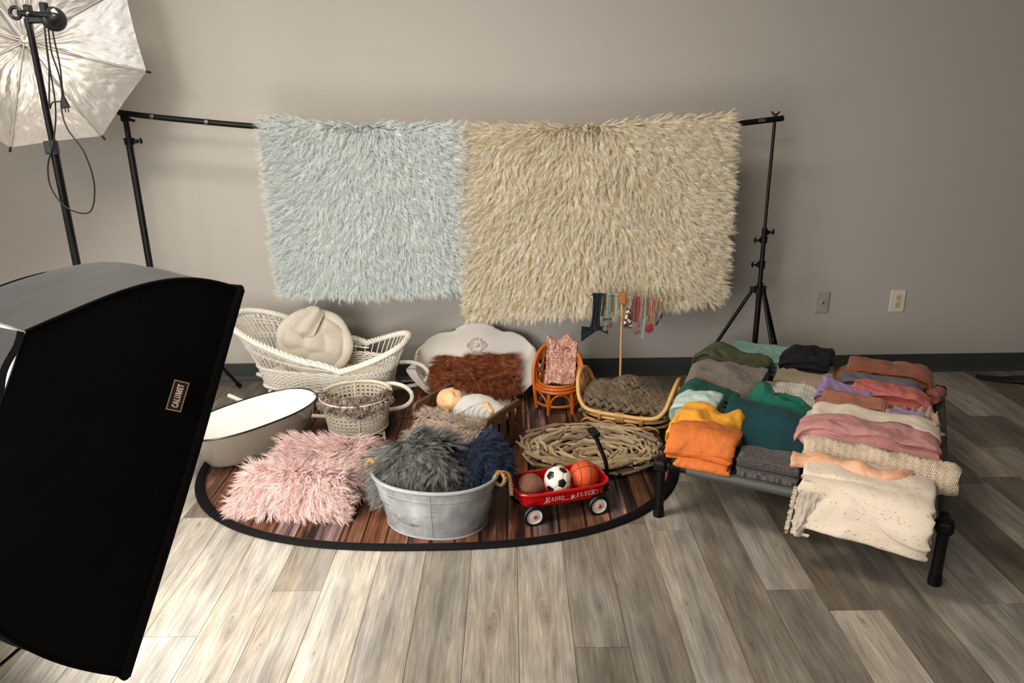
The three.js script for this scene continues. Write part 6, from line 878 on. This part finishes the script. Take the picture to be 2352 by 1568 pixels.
  // soccer ball of 12 pentagons and 20 hexagons
  {
    const R = 0.0515, f = thing('toy_soccer_ball', 'white and black toy soccer ball in the middle of the red wagon', 'soccer ball', loc(-0.005, y0 + 0.003 + R, 0.004));
    const ico = new THREE.IcosahedronGeometry(1, 0).attributes.position, vs = []; for (let i = 0; i < ico.count; i++) { const v = V(ico.getX(i), ico.getY(i), ico.getZ(i)).normalize(); if (!vs.some((q) => q.distanceTo(v) < 0.01)) vs.push(v); }
    const near = (v) => vs.filter((q) => q !== v && q.distanceTo(v) < 1.2), cutv = (a, b) => a.clone().lerp(b, 1 / 3).normalize();
    const panel = (poly) => { const c = poly.reduce((s, p) => s.add(p), V()).normalize(), pos = [], idx = [], N = 6, m = poly.length; const P = (e, k, q) => { const a = poly[e], b = poly[(e + 1) % m]; return c.clone().lerp(a.clone().lerp(b, q), k).normalize(); }; const e0 = Math.max(...poly.map((p) => p.distanceTo(c))); for (let e = 0; e < m; e++) { const base = pos.length / 3; for (let i = 0; i <= N; i++) for (let j = 0; j <= N; j++) { const k = i / N, p = P(e, k * 0.985, j / N), d = k > 0.99 ? -0.0011 : k > 0.8 ? 0.0 : 0.0003; pos.push(...p.multiplyScalar(R + d).toArray()); } for (let i = 0; i < N; i++) for (let j = 0; j < N; j++) { const a = base + i * (N + 1) + j, b = a + N + 1; idx.push(a, b, a + 1, b, b + 1, a + 1); } } const g2 = new THREE.BufferGeometry(); g2.setAttribute('position', new THREE.Float32BufferAttribute(pos, 3)); g2.setIndex(idx); return weldNormals(g2); };
    const rot = new THREE.Matrix4().makeRotationFromEuler(new THREE.Euler(0.32, 0.38, 0.12)), wm = mat('#e9e5da', 0.3, { clearcoat: 0.3 }), bm = mat('#161617', 0.35, { clearcoat: 0.3 });
    for (const v of vs) { const n = near(v), ax = V().crossVectors(v, n[0]).normalize(), ay = V().crossVectors(v, ax); n.sort((a, b) => Math.atan2(a.dot(ay), a.dot(ax)) - Math.atan2(b.dot(ay), b.dot(ax))); part(f, 'black_panel', panel(n.map((q) => cutv(v, q))).applyMatrix4(rot), bm); }
    for (let i = 0; i < 12; i++) for (let j = i + 1; j < 12; j++) for (let k = j + 1; k < 12; k++) { const [a, b, c] = [vs[i], vs[j], vs[k]]; if (a.distanceTo(b) < 1.2 && b.distanceTo(c) < 1.2 && a.distanceTo(c) < 1.2) part(f, 'white_panel', panel([cutv(a, b), cutv(b, a), cutv(b, c), cutv(c, b), cutv(c, a), cutv(a, c)]).applyMatrix4(rot), wm); }
    part(f, 'core', new THREE.SphereGeometry(R - 0.0012, 32, 20), mat('#b5b0a4', 0.6));
  }
  {
    const R = 0.054, f = thing('toy_basketball', 'orange toy basketball at the right end of the red wagon', 'basketball', loc(0.098, y0 + 0.003 + R, 0.0));
    part(f, 'ball', new THREE.SphereGeometry(R, 48, 32), mat('#d4511b', 0.5, { bumpMap: again(grain, 8, 5), bumpScale: 0.0007, clearcoat: 0.15, clearcoatRoughness: 0.4 }));
    const rot = new THREE.Euler(0.5, 0.2, -0.35), dark = mat('#1c120d', 0.6), ringG = (q) => { const g2 = new THREE.TorusGeometry(R, 0.0011, 6, 96); q(g2); g2.applyMatrix4(new THREE.Matrix4().makeRotationFromEuler(rot)); return g2; };
    part(f, 'groove', ringG(() => {}), dark); part(f, 'groove', ringG((q) => q.rotateY(PI / 2)), dark);
    for (const s of [-1, 1]) part(f, 'groove', tube(new THREE.CatmullRomCurve3(Array.from({ length: 48 }, (_, i) => { const a = (i / 48) * 2 * PI, p = V(0.62 * s + 0.1 * s * Math.cos(2 * a), Math.cos(a) * 0.8, Math.sin(a) * 0.8).normalize().multiplyScalar(R); return p; }), true), 0.0011, 120, 6, true).applyMatrix4(new THREE.Matrix4().makeRotationFromEuler(rot)), dark);
  }
}
// ---------------------------------------------------------------- headband stand
{
  const g = thing('headband_stand', 'thin wooden T-shaped stand hung with baby headbands, in front of the cream rug', 'display stand', [0.508, 0, 0.46]);
  const wood = mat('#cfa06c', 0.5, { bumpMap: again(grain, 1, 20), bumpScale: 0.0004 });
  const bl = [-0.146, 0.577], br = [0.182, 0.541], by = (x) => lerp(bl[1], br[1], (x - bl[0]) / (br[0] - bl[0]));
  part(g, 'pole', rod([0.004, 0.02, 0], [0.0, 0.56, 0], 0.0055, 12), wood); part(g, 'base', rbox(0.13, 0.02, 0.12, 0.006, 0, 0.01, 0), wood); part(g, 'joint_block', rbox(0.028, 0.05, 0.028, 0.003, 0, 0.557, 0), mat('#b3743c', 0.5));
  part(g, 'crossbar', rod([bl[0], bl[1], 0], [br[0], br[1], 0], 0.0042, 10), wood);
  part(g, 'end_knob', ball(0.0105, bl[0], bl[1], 0, 16), wood); part(g, 'end_knob', ball(0.0105, br[0], br[1], 0, 16), wood);
  const O = [0.508, 0, 0.46], X0 = (x) => O[0] + x;
  // a ribbon loop over the bar: front and back drop, width w, length l
  const band = (x, w, l, o = {}) => { const y = by(x), t = o.t ?? 0.0016, f = (u, v, k) => { const a = v * 2 - 1, d = Math.abs(a); const yy = d < 0.08 ? 0.0085 * Math.cos(d / 0.08 * PI / 2) : -(d - 0.08) / 0.92 * l, zz_ = a < 0 ? 0.0085 : -0.0085, z = d < 0.08 ? 0.0085 * Math.sin((-a / 0.08) * PI / 2) : zz_ * (1 - 0.35 * (d - 0.08)), ww = w * (1 + (o.flare ?? 0) * d - (o.pinch ?? 0) * Math.sin(d * PI)); return [(u - 0.5) * ww + (o.sway ?? 0) * d * d + 0.1 * w * noise(v * 6, u * 2, x * 50), yy + 0.002 * noise(u * 5, v * 8, x * 60), z + k + 0.12 * w * Math.sin(u * (o.folds ?? 6) * PI) * (o.crimp ?? 0.5)]; }; return [sheet((u, v) => f(u, v, t / 2), 12, 40), sheet((u, v) => f(u, v, -t / 2), 12, 40)]; };
  const hang = (label, x, color, geos, extra) => { const h = thing('headband', label, 'headband', [X0(x), by(x), O[2]]); part(h, 'ribbon', merge(geos), clothMat(color, { tex: grain, rep: 10 })); extra?.(h, by(x)); return h; };
  const bow = (h, name, color, x, y, s, z = 0.014, a = 0) => part(h, name, merge([-1, 1].map((k) => sheet((u, v) => { const t = u * 2 * PI, d = v; return [x + k * (0.15 + d) * s * Math.cos(a) + 0.0, y + Math.sin(t) * s * 0.55 * (0.12 + d * 0.9) + k * d * s * Math.sin(a), z + Math.cos(t) * s * 0.22 * (0.2 + Math.sin(d * 2.6))]; }, 16, 8)).concat([ball(s * 0.22, x, y, z, 8)])), clothMat(color, { tex: grain, rep: 8 }));
  const flower = (h, name, color, x, y, s, n = 7, z = 0.016) => part(h, name, merge(Array.from({ length: n }, (_, i) => { const a = (i / n) * 2 * PI; return new THREE.SphereGeometry(s * 0.55, 8, 6).scale(1, 0.75, 0.45).rotateZ(a).translate(x + Math.cos(a) * s * 0.55, y + Math.sin(a) * s * 0.55, z); }).concat([ball(s * 0.3, x, y, z + s * 0.2, 8)])), clothMat(color, { tex: grain, rep: 8 }));
  hang('wide navy blue headband with a large bow hanging at its end', -0.113, '#141f2e', band(-0.113, 0.05, 0.165, { sway: -0.012, pinch: 0.3, crimp: 0.7, folds: 5 }), (h) => {
    part(h, 'bow', merge([sheet((u, v) => [lerp(-0.008, -0.075, v) , -0.165 + (u - 0.5) * (0.018 + 0.06 * v) - 0.02 * v, 0.012 + 0.008 * Math.sin(u * 9) * v], 12, 10), sheet((u, v) => [lerp(0, 0.05, v), -0.158 + (u - 0.5) * (0.014 + 0.03 * v) - 0.008 * v, 0.012 + 0.006 * Math.sin(u * 8) * v], 12, 10), ball(0.012, -0.004, -0.16, 0.012, 10)]), clothMat('#121c2a', { tex: grain })); });
  hang('narrow olive green headband beside the navy one', -0.082, '#4c4a35', band(-0.082, 0.012, 0.1, { sway: -0.008 }));
  hang('pale grey lace headband hanging left of the block', -0.068, '#cfcabd', band(-0.068, 0.01, 0.15, { sway: -0.006 }), (h) => flower(h, 'lace_flower', '#b9ad98', -0.008, -0.155, 0.012));
  hang('aqua headband ending in a small emerald bow', -0.056, '#8fbdb4', band(-0.056, 0.012, 0.105, { sway: -0.012 }), (h) => bow(h, 'bow', '#1f7a63', -0.012, -0.108, 0.018));
  hang('mustard yellow headband strip left of the block', -0.044, '#c98d2c', band(-0.044, 0.009, 0.075), (h) => flower(h, 'small_flower', '#b9792e', -0.012, -0.135, 0.012));
  hang('mint and white headband tied in a loose bow over the bar', -0.03, '#dbe7e2', band(-0.03, 0.013, 0.09, { sway: 0.004 }), (h) => { bow(h, 'bow', '#c9ddd8', -0.015, 0.012, 0.02, 0.012, -0.2); flower(h, 'lace_rosette', '#d8cabb', 0.0, -0.105, 0.018); });
  hang('brown and white beaded headband right of the block', 0.034, '#e3dccd', band(0.034, 0.007, 0.06), (h) => { const r = rng(7), w = [], b = []; for (let i = 0; i < 70; i++) { const a = r() * 6.28, t = r(), q = ball(0.0042 + 0.002 * r(), -0.004 + Math.cos(a) * 0.011 * (0.5 + t), -0.055 - 0.085 * t, 0.006 + Math.sin(a) * 0.011, 7); (i % 2 ? w : b).push(q); } stuff(part(h, 'light_beads', merge(w), mat('#e8dcc8', 0.4))); stuff(part(h, 'dark_beads', merge(b), mat('#4a2f22', 0.4))); });
  hang('dusty rose velvet headband, first of the pink ones', 0.056, '#b9675f', band(0.056, 0.014, 0.11, { sway: -0.006, crimp: 0.9, folds: 3 }));
  hang('deep rose headband with a pale pink rosette below', 0.073, '#b5615c', band(0.073, 0.014, 0.115, { sway: -0.004, crimp: 0.9, folds: 3 }), (h) => { flower(h, 'rosette', '#cf9a8c', 0.0, -0.125, 0.012); flower(h, 'lace_rosette', '#c78d86', -0.006, -0.155, 0.016); });
  hang('pale pink lace headband beside the rose ones', 0.092, '#d9aaa0', band(0.092, 0.015, 0.1, { sway: -0.008, crimp: 1.0, folds: 4 }));
  hang('long white ribbon headband reaching lowest on the right', 0.107, '#efeae2', band(0.107, 0.008, 0.19, { sway: -0.008 }));
  hang('taupe headband with a sprig of grey green leaves', 0.115, '#a58f83', band(0.115, 0.012, 0.085), (h) => part(h, 'leaf', merge([0, 1, 2, 3].map((i) => new THREE.SphereGeometry(0.009, 8, 6).scale(0.35, 1.3, 0.2).rotateZ(-0.5 + i * 0.35).translate(-0.004 + i * 0.003, -0.095 + i * 0.004, 0.014))), mat('#7c8f78', 0.8)));
  hang('wide peach headband with a coral red flower', 0.135, '#d9957c', band(0.135, 0.024, 0.125, { crimp: 0.7, folds: 4 }), (h) => flower(h, 'coral_flower', '#cf4a52', -0.008, -0.135, 0.02, 9));
  hang('thin pink headband tied with a cord loop near the right knob', 0.155, '#e0b7a6', band(0.155, 0.009, 0.05), (h) => part(h, 'cord_loop', tube([[0, 0.008, 0.009], [0.012, -0.004, 0.014], [0.026, -0.018, 0.013], [0.028, -0.034, 0.012], [0.012, -0.028, 0.013], [0.004, -0.012, 0.012]], 0.0013, 30, 5), mat('#b98a5c', 0.7)));
  hang('fine thread headband with dark green leaves at the right knob', 0.17, '#cdb192', band(0.17, 0.003, 0.12), (h) => { parts(h, 'leaf', [[0.012, -0.072, 0.5], [-0.006, -0.105, 1.3]].map(([x, y, a]) => new THREE.SphereGeometry(0.014, 10, 6).scale(0.35, 1.2, 0.2).rotateZ(-a * 0.3).translate(x, y, 0.012)), mat('#24352a', 0.6)); flower(h, 'tiny_flower', '#e2c3ae', 0.006, -0.115, 0.008); });
}
// ---------------------------------------------------------------- black pedestal at the right edge
{
  const g = thing('pedestal_stand', 'black stand with a flat tapered foot, cut off by the right edge of the picture', 'stand', [2.72, 0, 0.235]);
  const b = mat('#08080a', 0.5);
  part(g, 'post', merge([cyl(0.035, 0.055, 0.3, 24, 0, 0.16, 0), cyl(0.03, 0.03, 0.9, 20, 0, 0.75, 0)]), b);
  for (let i = 0; i < 4; i++) { const a = PI - 0.42 + (i * PI) / 2, c = Math.cos(a), s = -Math.sin(a); part(g, 'foot', sheet((u, v) => { const r = lerp(0.02, i === 3 ? 0.19 : 0.3, v), w = lerp(0.05, 0.026, v) * (v > 0.93 ? Math.sqrt(Math.max(0, 1 - ((v - 0.93) / 0.07) ** 2)) : 1), t = u * 2 * PI, h = lerp(0.055, 0.016, Math.min(1, v * 1.6)); const x = r, y = Math.max(0.001, h / 2 + (h / 2) * Math.sin(t)), z = w * Math.cos(t); return [c * x - s * z, y, s * x + c * z]; }, 20, 30, { weld: true }), b); }
}
renderer.render(scene, camera);
